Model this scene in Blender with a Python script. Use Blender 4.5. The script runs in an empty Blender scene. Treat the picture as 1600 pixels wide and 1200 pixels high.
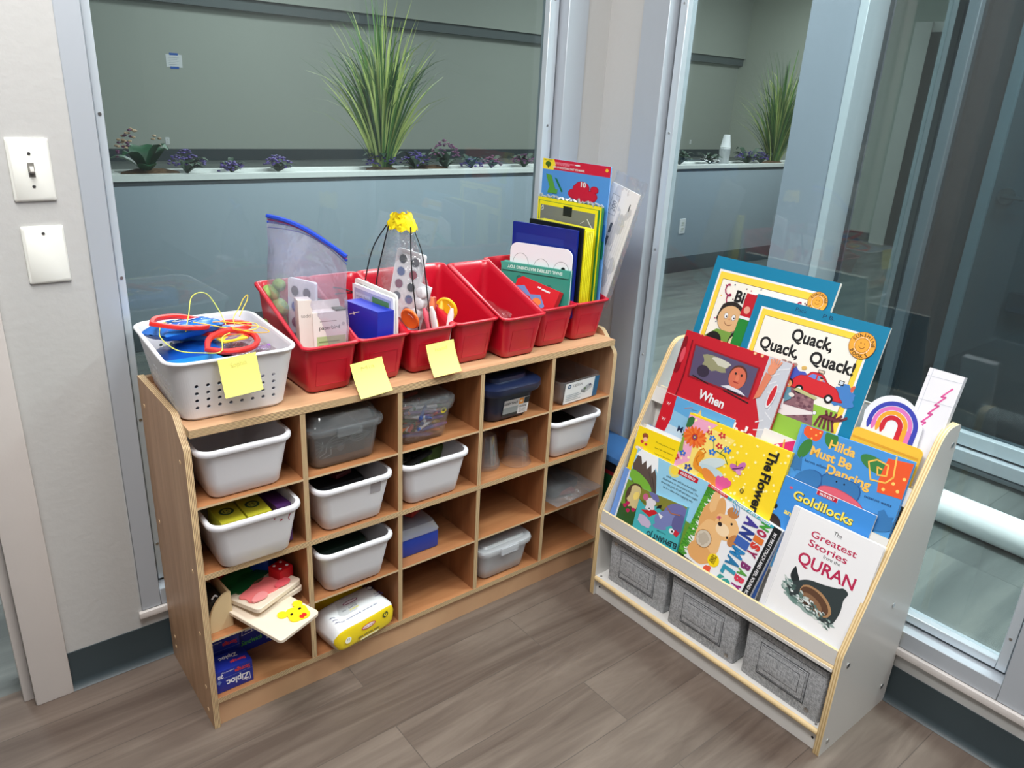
import bpy, bmesh, math, random
from mathutils import Vector, Matrix
from math import sin, cos, pi, radians as rad
S = bpy.context.scene
COL = S.collection

# ------------------------------------------------------------------ camera
CX, CY, CZ = -0.3566, -1.4014, 1.3655
YAW, PITCH, ROLL, FPX = 0.6955, -0.3632, 0.0552, 1183.4
Fv = Vector((sin(YAW)*cos(PITCH), cos(YAW)*cos(PITCH), sin(PITCH)))
R0 = Fv.cross(Vector((0, 0, 1))).normalized(); U0 = R0.cross(Fv)
Rv = R0*cos(ROLL)+U0*sin(ROLL); Uv = -R0*sin(ROLL)+U0*cos(ROLL)
cd = bpy.data.cameras.new('camera'); cam = bpy.data.objects.new('camera', cd); COL.objects.link(cam)
cd.sensor_fit = 'HORIZONTAL'; cd.sensor_width = 36; cd.lens = FPX/1600*36
cd.clip_start = .02; cd.clip_end = 100
cam.matrix_world = Matrix(((Rv.x, Uv.x, -Fv.x, CX), (Rv.y, Uv.y, -Fv.y, CY), (Rv.z, Uv.z, -Fv.z, CZ), (0, 0, 0, 1)))
S.camera = cam
# ------------------------------------------------------------------ world, exposure, area lights
w = bpy.data.worlds.new('world'); S.world = w; w.use_nodes = True
w.node_tree.nodes['Background'].inputs[0].default_value = (.5, .56, .62, 1)
w.node_tree.nodes['Background'].inputs[1].default_value = .12
S.view_settings.view_transform = 'Standard'; S.view_settings.look = 'None'
S.view_settings.gamma = 1; S.view_settings.use_curve_mapping = False
S.view_settings.exposure = 0.27
S.cycles.transparent_max_bounces = 32
S.cycles.max_bounces = 10

def area(name, x, y, z, sx, sy, power, color=(1, 1, 1), tgt=None):
    d = bpy.data.lights.new(name, 'AREA'); d.shape = 'RECTANGLE'; d.size = sx; d.size_y = sy
    d.energy = power; d.color = color
    o = bpy.data.objects.new(name, d); COL.objects.link(o); o.location = (x, y, z)
    if tgt: o.rotation_euler = (Vector(tgt)-Vector((x, y, z))).to_track_quat('-Z', 'Y').to_euler()
    return o
area('room_troffer_light', -0.25, -0.62, 2.66, .6, 1.2, 50, (1, .992, .98))
area('room_troffer_light', 0.75, -1.7, 2.66, .6, 1.2, 24, (1, .992, .98))
area('room_troffer_light', -1.6, -2.8, 2.66, .6, 1.2, 14, (1, .992, .98))
for (x, y, p) in ((2.0, 1.5, 84), (5.6, 1.5, 80), (3, 5.5, 130), (8, 6, 130), (5, 10, 150), (12, 9, 170), (17, 9, 150), (-1.5, 5.5, 60)):
    area('lobby_ceiling_light', x, y, 2.9 if x < 7 and y < 2 else 4.6, 1.2, 1.2, p, (.97, 1, .99))
area('lobby_hall_fill', 2.15, -1.1, 2.9, .6, .6, 120, (.97, 1, .99))  # unseen lamp added to brighten the mullions, white roll and near floor

# ------------------------------------------------------------------ materials
def lin(c):
    c = c/255.
    return c/12.92 if c <= .04045 else ((c+.055)/1.055)**2.4
MC = {}
def pm(name, rgb, rough=.5, metal=0., spec=.5, bump=None, var=None, emit=None, coat=0):
    """plain principled; bump=(scale,strength), var=(scale,amount)"""
    if name in MC: return MC[name]
    m = bpy.data.materials.new(name); m.use_nodes = True; nt = m.node_tree; b = nt.nodes['Principled BSDF']
    c = (lin(rgb[0]), lin(rgb[1]), lin(rgb[2]), 1)
    b.inputs['Base Color'].default_value = c; b.inputs['Roughness'].default_value = rough
    b.inputs['Metallic'].default_value = metal; b.inputs['Specular IOR Level'].default_value = spec
    b.inputs['Coat Weight'].default_value = coat
    m.diffuse_color = c
    if bump or var:
        tc = nt.nodes.new('ShaderNodeTexCoord')
    if var:
        n = nt.nodes.new('ShaderNodeTexNoise'); n.inputs['Scale'].default_value = var[0]; n.inputs['Detail'].default_value = 5
        nt.links.new(tc.outputs['Object'], n.inputs['Vector'])
        r = nt.nodes.new('ShaderNodeMapRange'); r.inputs[1].default_value = .3; r.inputs[2].default_value = .7
        r.inputs[3].default_value = 1-var[1]; r.inputs[4].default_value = 1+var[1]
        nt.links.new(n.outputs['Fac'], r.inputs[0])
        mx = nt.nodes.new('ShaderNodeVectorMath'); mx.operation = 'SCALE'; mx.inputs[0].default_value = c[:3]
        nt.links.new(r.outputs[0], mx.inputs['Scale']); nt.links.new(mx.outputs[0], b.inputs['Base Color'])
    if bump:
        n2 = nt.nodes.new('ShaderNodeTexNoise'); n2.inputs['Scale'].default_value = bump[0]; n2.inputs['Detail'].default_value = 6
        nt.links.new(tc.outputs['Object'], n2.inputs['Vector'])
        bp = nt.nodes.new('ShaderNodeBump'); bp.inputs['Strength'].default_value = bump[1]; bp.inputs['Distance'].default_value = .01
        nt.links.new(n2.outputs['Fac'], bp.inputs['Height']); nt.links.new(bp.outputs[0], b.inputs['Normal'])
    if emit:
        b.inputs['Emission Color'].default_value = c; b.inputs['Emission Strength'].default_value = emit
    MC[name] = m; return m
def c3(r, g, b, rough=.42):
    return pm('ink_%d_%d_%d' % (r, g, b), (r, g, b), rough)
def clear(name, tint, gloss=.12, diff=.06, rough=.05, bump=None, dcol=(235, 238, 242)):
    """thin see-through plastic or glass: tinted transparency, fresnel gloss, a little haze"""
    if name in MC: return MC[name]
    m = bpy.data.materials.new(name); m.use_nodes = True; nt = m.node_tree; nt.nodes.clear()
    N = nt.nodes.new; L = nt.links.new
    out = N('ShaderNodeOutputMaterial'); tr = N('ShaderNodeBsdfTransparent'); gl = N('ShaderNodeBsdfGlossy'); df = N('ShaderNodeBsdfDiffuse')
    tr.inputs[0].default_value = tuple(lin(v) for v in tint)+(1,); gl.inputs['Roughness'].default_value = rough
    df.inputs[0].default_value = tuple(lin(v) for v in dcol)+(1,)
    m1 = N('ShaderNodeMixShader'); m2 = N('ShaderNodeMixShader'); fr = N('ShaderNodeFresnel'); fr.inputs[0].default_value = 1.45
    ad = N('ShaderNodeMath'); ad.operation = 'ADD'; ad.use_clamp = True; ad.inputs[1].default_value = gloss
    geo = N('ShaderNodeNewGeometry'); ir = N('ShaderNodeMix'); ir.data_type = 'FLOAT'; ir.inputs[2].default_value = 1.45; ir.inputs[3].default_value = 1/1.45
    L(geo.outputs['Backfacing'], ir.inputs[0]); L(ir.outputs[0], fr.inputs[0])   # a thin sheet reflects alike from both sides
    L(fr.outputs[0], ad.inputs[0]); m1.inputs[0].default_value = diff
    L(tr.outputs[0], m1.inputs[1]); L(df.outputs[0], m1.inputs[2])
    L(ad.outputs[0], m2.inputs[0]); L(m1.outputs[0], m2.inputs[1]); L(gl.outputs[0], m2.inputs[2]); L(m2.outputs[0], out.inputs[0])
    if bump:
        tc = N('ShaderNodeTexCoord'); n = N('ShaderNodeTexNoise'); n.inputs['Scale'].default_value = bump[0]; n.inputs['Detail'].default_value = 3
        bp = N('ShaderNodeBump'); bp.inputs['Strength'].default_value = bump[1]; bp.inputs['Distance'].default_value = .02
        L(tc.outputs['Object'], n.inputs['Vector']); L(n.outputs['Fac'], bp.inputs['Height'])
        L(bp.outputs[0], gl.inputs['Normal']); L(bp.outputs[0], fr.inputs['Normal'])
    MC[name] = m; return m
def wood(name, c1, c2, scale=(3, 30, 30), rough=.45, dist=2.5):
    m = bpy.data.materials.new(name); m.use_nodes = True; nt = m.node_tree; b = nt.nodes['Principled BSDF']; N = nt.nodes.new; L = nt.links.new
    tc = N('ShaderNodeTexCoord'); mp = N('ShaderNodeMapping'); mp.inputs['Scale'].default_value = scale
    n = N('ShaderNodeTexNoise'); n.inputs['Scale'].default_value = 1; n.inputs['Detail'].default_value = 7; n.inputs['Distortion'].default_value = dist*.2
    cr = N('ShaderNodeValToRGB'); cr.color_ramp.elements[0].position = .3; cr.color_ramp.elements[1].position = .7
    cr.color_ramp.elements[0].color = tuple(lin(v) for v in c1)+(1,); cr.color_ramp.elements[1].color = tuple(lin(v) for v in c2)+(1,)
    L(tc.outputs['Object'], mp.inputs[0]); L(mp.outputs[0], n.inputs['Vector']); L(n.outputs['Fac'], cr.inputs[0]); L(cr.outputs[0], b.inputs['Base Color'])
    b.inputs['Roughness'].default_value = rough
    MC[name] = m; return m
def plyedge(name, axis, period, ca, cb, dark=None):
    """plywood edge: bands stacked along one axis"""
    m = bpy.data.materials.new(name); m.use_nodes = True; nt = m.node_tree; b = nt.nodes['Principled BSDF']; N = nt.nodes.new; L = nt.links.new
    tc = N('ShaderNodeTexCoord'); mp = N('ShaderNodeMapping')
    wv = N('ShaderNodeTexWave'); wv.wave_type = 'BANDS'; wv.bands_direction = axis; wv.inputs['Scale'].default_value = .314/period
    wv.inputs['Distortion'].default_value = .5; wv.inputs['Detail'].default_value = 2
    cr = N('ShaderNodeValToRGB'); cr.color_ramp.elements[0].position = .25; cr.color_ramp.elements[1].position = .6
    cr.color_ramp.elements[0].color = tuple(lin(v) for v in ca)+(1,); cr.color_ramp.elements[1].color = tuple(lin(v) for v in cb)+(1,)
    L(tc.outputs['Object'], wv.inputs['Vector']); L(wv.outputs['Fac'], cr.inputs[0]); L(cr.outputs[0], b.inputs['Base Color']); b.inputs['Roughness'].default_value = .6
    MC[name] = m; return m
def planks(name, cols, plank_w, plank_l, rough=.45, grain=1., mortar=(60, 52, 46), offs=(0, 0), rot=0):
    m = bpy.data.materials.new(name); m.use_nodes = True; nt = m.node_tree; b = nt.nodes['Principled BSDF']; N = nt.nodes.new; L = nt.links.new
    tc = N('ShaderNodeTexCoord'); mp0 = N('ShaderNodeMapping'); mp0.inputs['Location'].default_value = (offs[0], offs[1], 0); mp0.inputs['Rotation'].default_value = (0, 0, rot)
    L(tc.outputs['Object'], mp0.inputs[0])
    br = N('ShaderNodeTexBrick'); br.inputs['Scale'].default_value = 1; br.inputs['Brick Width'].default_value = plank_l; br.inputs['Row Height'].default_value = plank_w
    br.inputs['Mortar Size'].default_value = .0012; br.inputs['Mortar Smooth'].default_value = .1; br.offset = .37
    br.inputs['Color1'].default_value = (.25, .25, .25, 1); br.inputs['Color2'].default_value = (.75, .75, .75, 1); br.inputs['Mortar'].default_value = (.5, .5, .5, 1)
    L(mp0.outputs[0], br.inputs['Vector'])
    mp = N('ShaderNodeMapping'); mp.inputs['Scale'].default_value = (1.6*grain, 16*grain, 1)
    L(mp0.outputs[0], mp.inputs[0])
    addv = N('ShaderNodeVectorMath'); addv.operation = 'MULTIPLY_ADD'; addv.inputs[1].default_value = (13, 7, 3); L(br.outputs['Color'], addv.inputs[0]); L(mp.outputs[0], addv.inputs[2])
    n = N('ShaderNodeTexNoise'); n.inputs['Scale'].default_value = 1.; n.inputs['Detail'].default_value = 8; n.inputs['Roughness'].default_value = .62; n.inputs['Distortion'].default_value = .9
    L(addv.outputs[0], n.inputs['Vector'])
    mx = N('ShaderNodeMix'); mx.data_type = 'FLOAT'; mx.inputs[0].default_value = .13
    L(n.outputs['Fac'], mx.inputs[2]); L(br.outputs['Color'], mx.inputs[3])
    cr = N('ShaderNodeValToRGB'); e = cr.color_ramp.elements
    e[0].position = .34; e[0].color = tuple(lin(v) for v in cols[0])+(1,); e[1].position = .66; e[1].color = tuple(lin(v) for v in cols[2])+(1,)
    k = e.new(.5); k.color = tuple(lin(v) for v in cols[1])+(1,)
    L(mx.outputs[0], cr.inputs[0])
    m2 = N('ShaderNodeMix'); m2.data_type = 'RGBA'; m2.inputs[7].default_value = tuple(lin(v) for v in mortar)+(1,)
    L(br.outputs['Fac'], m2.inputs[0]); L(cr.outputs[0], m2.inputs[6]); L(m2.outputs[2], b.inputs['Base Color'])
    b.inputs['Roughness'].default_value = rough
    bp = N('ShaderNodeBump'); bp.inputs['Strength'].default_value = .12; bp.inputs['Distance'].default_value = .004
    L(n.outputs['Fac'], bp.inputs['Height']); L(bp.outputs[0], b.inputs['Normal'])
    MC[name] = m; return m
def weave(name, ca, cb):
    m = bpy.data.materials.new(name); m.use_nodes = True; nt = m.node_tree; b = nt.nodes['Principled BSDF']; N = nt.nodes.new; L = nt.links.new
    tc = N('ShaderNodeTexCoord'); out = []
    for sc in ((700, 700, 90), (90, 90, 800)):
        mp = N('ShaderNodeMapping'); mp.inputs['Scale'].default_value = sc; n = N('ShaderNodeTexNoise'); n.inputs['Scale'].default_value = 1; n.inputs['Detail'].default_value = 2
        L(tc.outputs['Object'], mp.inputs[0]); L(mp.outputs[0], n.inputs['Vector']); out.append(n)
    a = N('ShaderNodeMath'); a.operation = 'ADD'; L(out[0].outputs['Fac'], a.inputs[0]); L(out[1].outputs['Fac'], a.inputs[1])
    cr = N('ShaderNodeValToRGB'); e = cr.color_ramp.elements; e[0].position = .8; e[1].position = 1.0
    d = N('ShaderNodeMath'); d.operation = 'MULTIPLY'; d.inputs[1].default_value = .9; L(a.outputs[0], d.inputs[0]); L(d.outputs[0], cr.inputs[0])
    e[0].color = tuple(lin(v) for v in ca)+(1,); e[1].color = tuple(lin(v) for v in cb)+(1,)
    L(cr.outputs[0], b.inputs['Base Color']); b.inputs['Roughness'].default_value = .9
    MC[name] = m; return m

WHITE = pm('white_plastic', (236, 236, 240), .35)
PLATE = pm('plate_plastic', (232, 233, 226), .3)
BLACK = pm('black_plastic', (18, 18, 20), .4)
WALLP = pm('wall_paint', (190, 190, 188), .7, bump=(60, .08))
TRIMP = pm('trim_paint', (216, 210, 206), .45, bump=(25, .08))
BASEB = pm('baseboard_vinyl', (54, 66, 71), .45)
ALU = pm('aluminium', (184, 191, 199), .42, .2)
ALU2 = pm('aluminium_bright', (206, 216, 224), .3, .25)
GASK = pm('gasket', (30, 32, 34), .7)
STEEL = pm('steel', (190, 190, 190), .3, 1)
PANE = clear('window_glass', (223, 231, 231), gloss=.0, diff=.010, rough=.0)

# ------------------------------------------------------------------ mesh helpers
def mesh_obj(name, bm, mats, parent=None, M=None, angle=40):
    bmesh.ops.recalc_face_normals(bm, faces=bm.faces)
    me = bpy.data.meshes.new(name); bm.to_mesh(me); bm.free()
    for m in mats: me.materials.append(m)
    for p in me.polygons: p.use_smooth = True
    me.set_sharp_from_angle(angle=rad(angle))
    o = bpy.data.objects.new(name, me); COL.objects.link(o)
    if parent is not None: o.parent = parent
    if M is not None: o.matrix_world = M if parent is None else o.matrix_world; 
    if M is not None and parent is not None: o.matrix_local = M
    return o
def rrect(w, d, r, n=5, cx=0, cy=0):
    r = min(r, w/2-1e-4, d/2-1e-4); pts = []
    for (sx, sy, a0) in ((1, 1, 0), (-1, 1, pi/2), (-1, -1, pi), (1, -1, 3*pi/2)):
        for i in range(n+1):
            a = a0+pi/2*i/n
            pts.append((cx+sx*(w/2-r)+r*cos(a), cy+sy*(d/2-r)+r*sin(a)))
    return pts
class MB:
    def __init__(s): s.bm = bmesh.new(); s.mats = []
    def mi(s, m):
        if m not in s.mats: s.mats.append(m)
        return s.mats.index(m)
    def face(s, co, m):
        try: f = s.bm.faces.new([s.bm.verts.new(c) for c in co])
        except ValueError: return
        f.material_index = s.mi(m); return f
    def box(s, x0, x1, y0, y1, z0, z1, m, bev=0, seg=2, edge=None, thin=None, M=None):
        r = bmesh.ops.create_cube(s.bm, size=1); vs = r['verts']
        for v in vs:
            v.co = Vector(((x0+x1)/2+v.co.x*(x1-x0), (y0+y1)/2+v.co.y*(y1-y0), (z0+z1)/2+v.co.z*(z1-z0)))
        fs = set(f for v in vs for f in v.link_faces); i = s.mi(m)
        for f in fs:
            f.material_index = i
            if edge is not None:
                f.normal_update()
                if abs(f.normal[thin]) < .5: f.material_index = s.mi(edge)
        if bev:
            es = list(set(e for v in vs for e in v.link_edges))
            b = bmesh.ops.bevel(s.bm, geom=es, offset=bev, segments=seg, affect='EDGES', profile=.6)
            vs = b['verts']
        if M is not None:
            for v in set(vs): v.co = M @ v.co
        return s
    def loft(s, rings, m, cap0=True, cap1=True, closed=True):
        R = [[s.bm.verts.new(c) for c in r] for r in rings]; i = s.mi(m); n = len(R[0])
        for a, b in zip(R, R[1:]):
            for k in range(n if closed else n-1):
                f = s.bm.faces.new((a[k], a[(k+1) % n], b[(k+1) % n], b[k])); f.material_index = i
        if cap0: f = s.bm.faces.new(R[0][::-1]); f.material_index = i
        if cap1: f = s.bm.faces.new(R[-1]); f.material_index = i
        return s
    def prism(s, pts, ax, a, b, m, edge=None):
        """extrude a 2-D outline along axis ax (the other two axes in order)"""
        def P(p, t):
            q = [p[0], p[1]]; q.insert(ax, t); return q
        A = [s.bm.verts.new(P(p, a)) for p in pts]; B = [s.bm.verts.new(P(p, b)) for p in pts]; i = s.mi(m); j = s.mi(edge) if edge else i
        s.bm.faces.new(A).material_index = i; s.bm.faces.new(B[::-1]).material_index = i
        for k in range(len(pts)):
            s.bm.faces.new((A[k], B[k], B[(k+1) % len(pts)], A[(k+1) % len(pts)])).material_index = j
        return s
    def tube(s, pts, r, m, n=8, cap=True):
        pts = [Vector(p) for p in pts]; rings = []; rr = r if hasattr(r, '__len__') else [r]*len(pts)
        up = Vector((.13, .21, .97)).normalized()
        for i, p in enumerate(pts):
            t = (pts[min(i+1, len(pts)-1)]-pts[max(i-1, 0)])
            if t.length < 1e-9: t = Vector((0, 0, 1))
            t.normalize(); a = t.cross(up)
            if a.length < .05: a = t.cross(Vector((1, 0, 0)))
            a.normalize(); b = a.cross(t).normalized(); up = b
            rings.append([p+a*cos(2*pi*k/n)*rr[i]+b*sin(2*pi*k/n)*rr[i] for k in range(n)])
        return s.loft(rings, m, cap, cap)
    def lathe(s, prof, c, m, n=24, cap0=True, cap1=True):
        return s.loft([[(c[0]+r*cos(2*pi*k/n), c[1]+r*sin(2*pi*k/n), c[2]+z) for k in range(n)] for r, z in prof], m, cap0, cap1)
    def xf(s, M):
        for v in s.bm.verts: v.co = M @ v.co
        return s
    def build(s, name, parent=None, M=None, angle=40): return mesh_obj(name, s.bm, s.mats, parent, M, angle)
def T(x, y, z, rz=0, rx=0, ry=0):
    return Matrix.Translation((x, y, z)) @ Matrix.Rotation(rz, 4, 'Z') @ Matrix.Rotation(ry, 4, 'Y') @ Matrix.Rotation(rx, 4, 'X')
def basis(o, ex, ey):
    ex = Vector(ex).normalized(); ey = Vector(ey).normalized(); ez = ex.cross(ey).normalized(); ey = ez.cross(ex)
    return Matrix(((ex.x, ey.x, ez.x, o[0]), (ex.y, ey.y, ez.y, o[1]), (ex.z, ey.z, ez.z, o[2]), (0, 0, 0, 1)))
def thing(name, label, cat, M=None, group=None):
    o = bpy.data.objects.new(name, None); COL.objects.link(o); o.empty_display_size = .05
    if M is not None: o.matrix_world = M
    return tag(o, label, cat, group)
def tag(o, label, cat, group=None, kind=None):
    o['label'] = label; o['category'] = cat
    if group: o['group'] = group
    if kind: o['kind'] = kind
    return o
def struct(o): o['kind'] = 'structure'; return o
def smooth(pts, k=6):
    """catmull-rom through 3-D points"""
    P = [Vector(p) for p in pts]; P = [P[0]]+P+[P[-1]]; out = []
    for i in range(1, len(P)-2):
        for j in range(k):
            t = j/k; a, b, c, d = P[i-1:i+3]
            out.append(.5*((2*b)+(-a+c)*t+(2*a-5*b+4*c-d)*t*t+(-a+3*b-3*c+d)*t**3))
    return out+[P[-2]]
# ------------------------------------------------------------------ flat printed artwork (real ink layers on a surface)
TXT = {}
def text_mesh(body, bold=0., shear=0.):
    k = (body, bold, shear)
    if k in TXT: return TXT[k]
    c = bpy.data.curves.new('t', 'FONT'); c.body = body; c.size = 1; c.offset = bold; c.shear = shear; c.resolution_u = 3
    c.space_line = .95
    o = bpy.data.objects.new('t', c); me = bpy.data.meshes.new_from_object(o)
    vs = [(v.co.x, v.co.y) for v in me.vertices]; fs = [tuple(p.vertices) for p in me.polygons]
    bpy.data.objects.remove(o); bpy.data.curves.remove(c); bpy.data.meshes.remove(me)
    TXT[k] = (vs, fs); return TXT[k]
def clip_poly(pts, W, H):
    for (ax, lim, sg) in ((0, 0, 1), (0, W, -1), (1, 0, 1), (1, H, -1)):
        out = []
        for i in range(len(pts)):
            a, b = pts[i-1], pts[i]; da, db = (a[ax]-lim)*sg, (b[ax]-lim)*sg
            if (da >= 0) != (db >= 0):
                t = da/(da-db); out.append((a[0]+(b[0]-a[0])*t, a[1]+(b[1]-a[1])*t))
            if db >= 0: out.append(b)
        pts = out
        if len(pts) < 3: return []
    return pts
class Art(MB):
    """u across 0..1, v up 0..1 of a W x H face lying in local XY, facing +Z; each call is one ink layer higher"""
    def __init__(s, W, H, z0=0., step=4e-5): super().__init__(); s.W = W; s.H = H; s.tu = (0, 1); s.tv = (0, 1); s.ek = 1; s.z = z0+2e-4; s.st = step
    def P(s, pts, m, raw=False):
        q = [(s.U(p[0])*s.W, s.V(p[1])*s.H) for p in pts] if not raw else list(pts)
        q = clip_poly(q, s.W, s.H); s.z += s.st
        q = [p for i, p in enumerate(q) if (Vector(p)-Vector(q[i-1])).length > 1e-6]
        if len(q) >= 3:
            if len(q) == 3 or len(q) == 4 or True:
                s.face([(x, y, s.z) for x, y in q], m)
        return s
    def U(s, u): return s.tu[0]+s.tu[1]*u
    def V(s, v): return s.tv[0]+s.tv[1]*v
    def tr(s, u0=0, uk=1, v0=0, vk=1): s.tu = (u0, uk); s.tv = (v0, vk)
    def R(s, u0, v0, u1, v1, m): return s.P([(u0, v0), (u1, v0), (u1, v1), (u0, v1)], m)
    def E(s, u, v, ru, m, rv=None, rot=0, n=20, jag=0, seed=1):
        rnd = random.Random(seed); rv = rv or ru; q = []; u = s.U(u); v = s.V(v); ru *= s.tu[1]; rv *= s.tu[1]*s.ek   # radii in fractions of W
        for i in range(n):
            a = 2*pi*i/n; k = 1+(rnd.uniform(-jag, jag) if jag else 0); x = ru*cos(a)*k; y = rv*sin(a)*k
            q.append((u*s.W+(x*cos(rot)-y*sin(rot))*s.W, v*s.H+(x*sin(rot)+y*cos(rot))*s.W))
        return s.P(q, m, True)
    def A(s, u, v, r0, r1, a0, a1, m, n=16):
        u = s.U(u); v = s.V(v); r0 *= s.tu[1]; r1 *= s.tu[1]
        q = [(u*s.W+r1*s.W*cos(a0+(a1-a0)*i/n), v*s.H+r1*s.W*sin(a0+(a1-a0)*i/n)) for i in range(n+1)]
        q += [(u*s.W+r0*s.W*cos(a1+(a0-a1)*i/n), v*s.H+r0*s.W*sin(a1+(a0-a1)*i/n)) for i in range(n+1)]
        s.z += s.st
        for i in range(n):
            s.face([(x, y, s.z) for x, y in (q[i], q[i+1], q[2*n-i], q[2*n+1-i])], m)
        return s
    def L(s, pts, wd, m):
        s.z += s.st; q = [Vector((s.U(p[0])*s.W, s.V(p[1])*s.H)) for p in pts]
        for a, b in zip(q, q[1:]):
            d = (b-a)
            if d.length < 1e-6: continue
            d.normalize(); nn = Vector((-d.y, d.x))*wd/2; e = d*wd*.3
            c = clip_poly([tuple(a-e+nn), tuple(a-e-nn), tuple(b+e-nn), tuple(b+e+nn)], s.W, s.H)
            if len(c) >= 3: s.face([(x, y, s.z) for x, y in c], m)
        return s
    def C(s, pts, m, k=5):
        n = len(pts); out = []
        for i in range(n):
            a, b, c, d = (Vector(pts[(i+j) % n]) for j in (-1, 0, 1, 2))
            for j in range(k):
                t = j/k; q = .5*((2*b)+(-a+c)*t+(2*a-5*b+4*c-d)*t*t+(-a+3*b-3*c+d)*t**3); out.append((q.x, q.y))
        return s.P(out, m)
    def flower(s, u, v, r, m, mc, n=5, rot=0):
        for i in range(n):
            a = rot+2*pi*i/n; s.z -= s.st*.9
            s.E(u+cos(a)*r*.6, v+sin(a)*r*.6*s.W/s.H, r*.48, m, r*.3, a, 10)
        return s.E(u, v, r*.28, mc, n=10)
    def X(s, body, u, v, h, m, wd=None, rot=0, bold=.0, anchor='c', shear=0., clipit=False):
        """text; h = letter height in metres, wd = total width in metres"""
        vs, fs = text_mesh(body, bold, shear)
        if not vs: return s
        x0 = min(a[0] for a in vs); x1 = max(a[0] for a in vs); y0 = min(a[1] for a in vs); y1 = max(a[1] for a in vs)
        ky = h/.72; kx = wd/(x1-x0) if wd else ky; s.z += s.st
        ax = {'l': x0, 'c': (x0+x1)/2, 'r': x1}[anchor]
        q = []
        for a, b in vs:
            x = (a-ax)*kx; y = (b-.36)*ky
            q.append((s.U(u)*s.W+x*cos(rot)-y*sin(rot), s.V(v)*s.H+x*sin(rot)+y*cos(rot)))
        V = [s.bm.verts.new((x, y, s.z)) for x, y in q]; i = s.mi(m)
        for f in fs:
            try: s.bm.faces.new([V[k] for k in f]).material_index = i
            except ValueError: pass
        return s
    def arc_text(s, body, u, v, r, h, m, a_mid, span, flip=False, bold=.02):
        n = len(body)
        for i, ch in enumerate(body):
            if ch == ' ': continue
            t = (i+.5)/n-.5; a = a_mid-span*t if not flip else a_mid+span*t
            s.z -= s.st
            s.X(ch, u+r*cos(a)/s.W, v+r*sin(a)/s.H, h, m, rot=a-pi/2 if not flip else a+pi/2, bold=bold)
        return s
    def build(s, name, parent=None, M=None):
        for f in s.bm.faces:
            f.normal_update()
            if f.normal.z < 0: f.normal_flip()
        me = bpy.data.meshes.new(name); s.bm.to_mesh(me); s.bm.free()
        for m in s.mats: me.materials.append(m)
        o = bpy.data.objects.new(name, me); COL.objects.link(o)
        if parent is not None: o.parent = parent
        if M is not None: o.matrix_local = M
        return o

# ================================================================== the room
YA, XB = .318, 1.372            # inner faces of the two glazed walls
FLOORM = planks('vinyl_planks', ((86, 73, 65), (104, 91, 82), (119, 106, 96)), .152, 1.22, .42, offs=(.436, .075), mortar=(86, 76, 69))
LOBF = planks('lobby_tiles', ((74, 80, 80), (98, 104, 103), (120, 124, 121)), .457, .914, .5, grain=.35, mortar=(62, 68, 68), offs=(.2, .15))
def sbox(name, x0, x1, y0, y1, z0, z1, m, bev=0): return struct(MB().box(x0, x1, y0, y1, z0, z1, m, bev).build(name))
sbox('floor', -3.2, XB+.06, -4.6, YA+.06, -.1, 0, FLOORM)
b = MB(); b.box(XB+.06, 21.5, -4.6, 13.2, -.1, -.001, LOBF); b.box(-4.5, XB+.06, YA+.06, 13.2, -.1, -.001, LOBF)
struct(b.build('floor_lobby'))
CEIL = pm('ceiling_paint', (225, 225, 222), .8)
sbox('ceiling', -3.2, XB+.12, -4.6, YA+.12, 2.7, 2.8, CEIL)
# wall with window 1 (behind the cubby shelf)
WX0, WX1, WZ0, WZ1 = -.056, 1.282, .148, 2.3
b = MB(); b.box(-.225, WX0, YA, YA+.12, 0, 2.7, WALLP); b.box(WX0, WX1, YA, YA+.12, 0, WZ0, WALLP)
b.box(WX0, WX1, YA, YA+.12, WZ1, 2.7, WALLP); b.box(WX1, XB+.12, YA, YA+.12, 0, 2.7, WALLP)
b.box(-1.3, -.225, YA, YA+.12, 2.1, 2.7, WALLP); b.box(-3.2, -1.3, YA, YA+.12, 0, 2.7, WALLP)
struct(b.build('wall_back'))
# wall with window 2 (behind the book rack)
VY0, VY1, VZ0, VZ1 = -1.14, .19, .16, 2.3
b = MB(); b.box(XB, XB+.12, VY1, YA, 0, 2.7, WALLP); b.box(XB, XB+.12, VY0, VY1, 0, VZ0, WALLP)
b.box(XB, XB+.12, VY0, VY1, VZ1, 2.7, WALLP); b.box(XB, XB+.12, -4.6, VY0, 0, 2.7, WALLP)
struct(b.build('wall_right'))
ROOM_DIM = pm('room_far_darkened', (128, 134, 139), .7)  # unseen walls coloured darker to dim their reflections and bounce
sbox('wall_left', -3.3, -3.2, -4.6, YA+.12, 0, 2.7, ROOM_DIM)
sbox('wall_front', -3.2, XB+.12, -4.7, -4.6, 0, 2.7, ROOM_DIM)
def frame_rect(b, ax, c0, c1, a0, a1, z0, z1, wl, wr, wb, wt, m):
    """frame bars; ax 'y': lies in the x-z plane between y=c0..c1; ax 'x': in the y-z plane"""
    for (p0, p1, q0, q1) in ((a0, a0+wl, z0, z1), (a1-wr, a1, z0, z1), (a0+wl, a1-wr, z0, z0+wb), (a0+wl, a1-wr, z1-wt, z1)):
        if ax == 'y': b.box(p0, p1, c0, c1, q0, q1, m, .0015, 1)
        else: b.box(c0, c1, p0, p1, q0, q1, m, .0015, 1)
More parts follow.
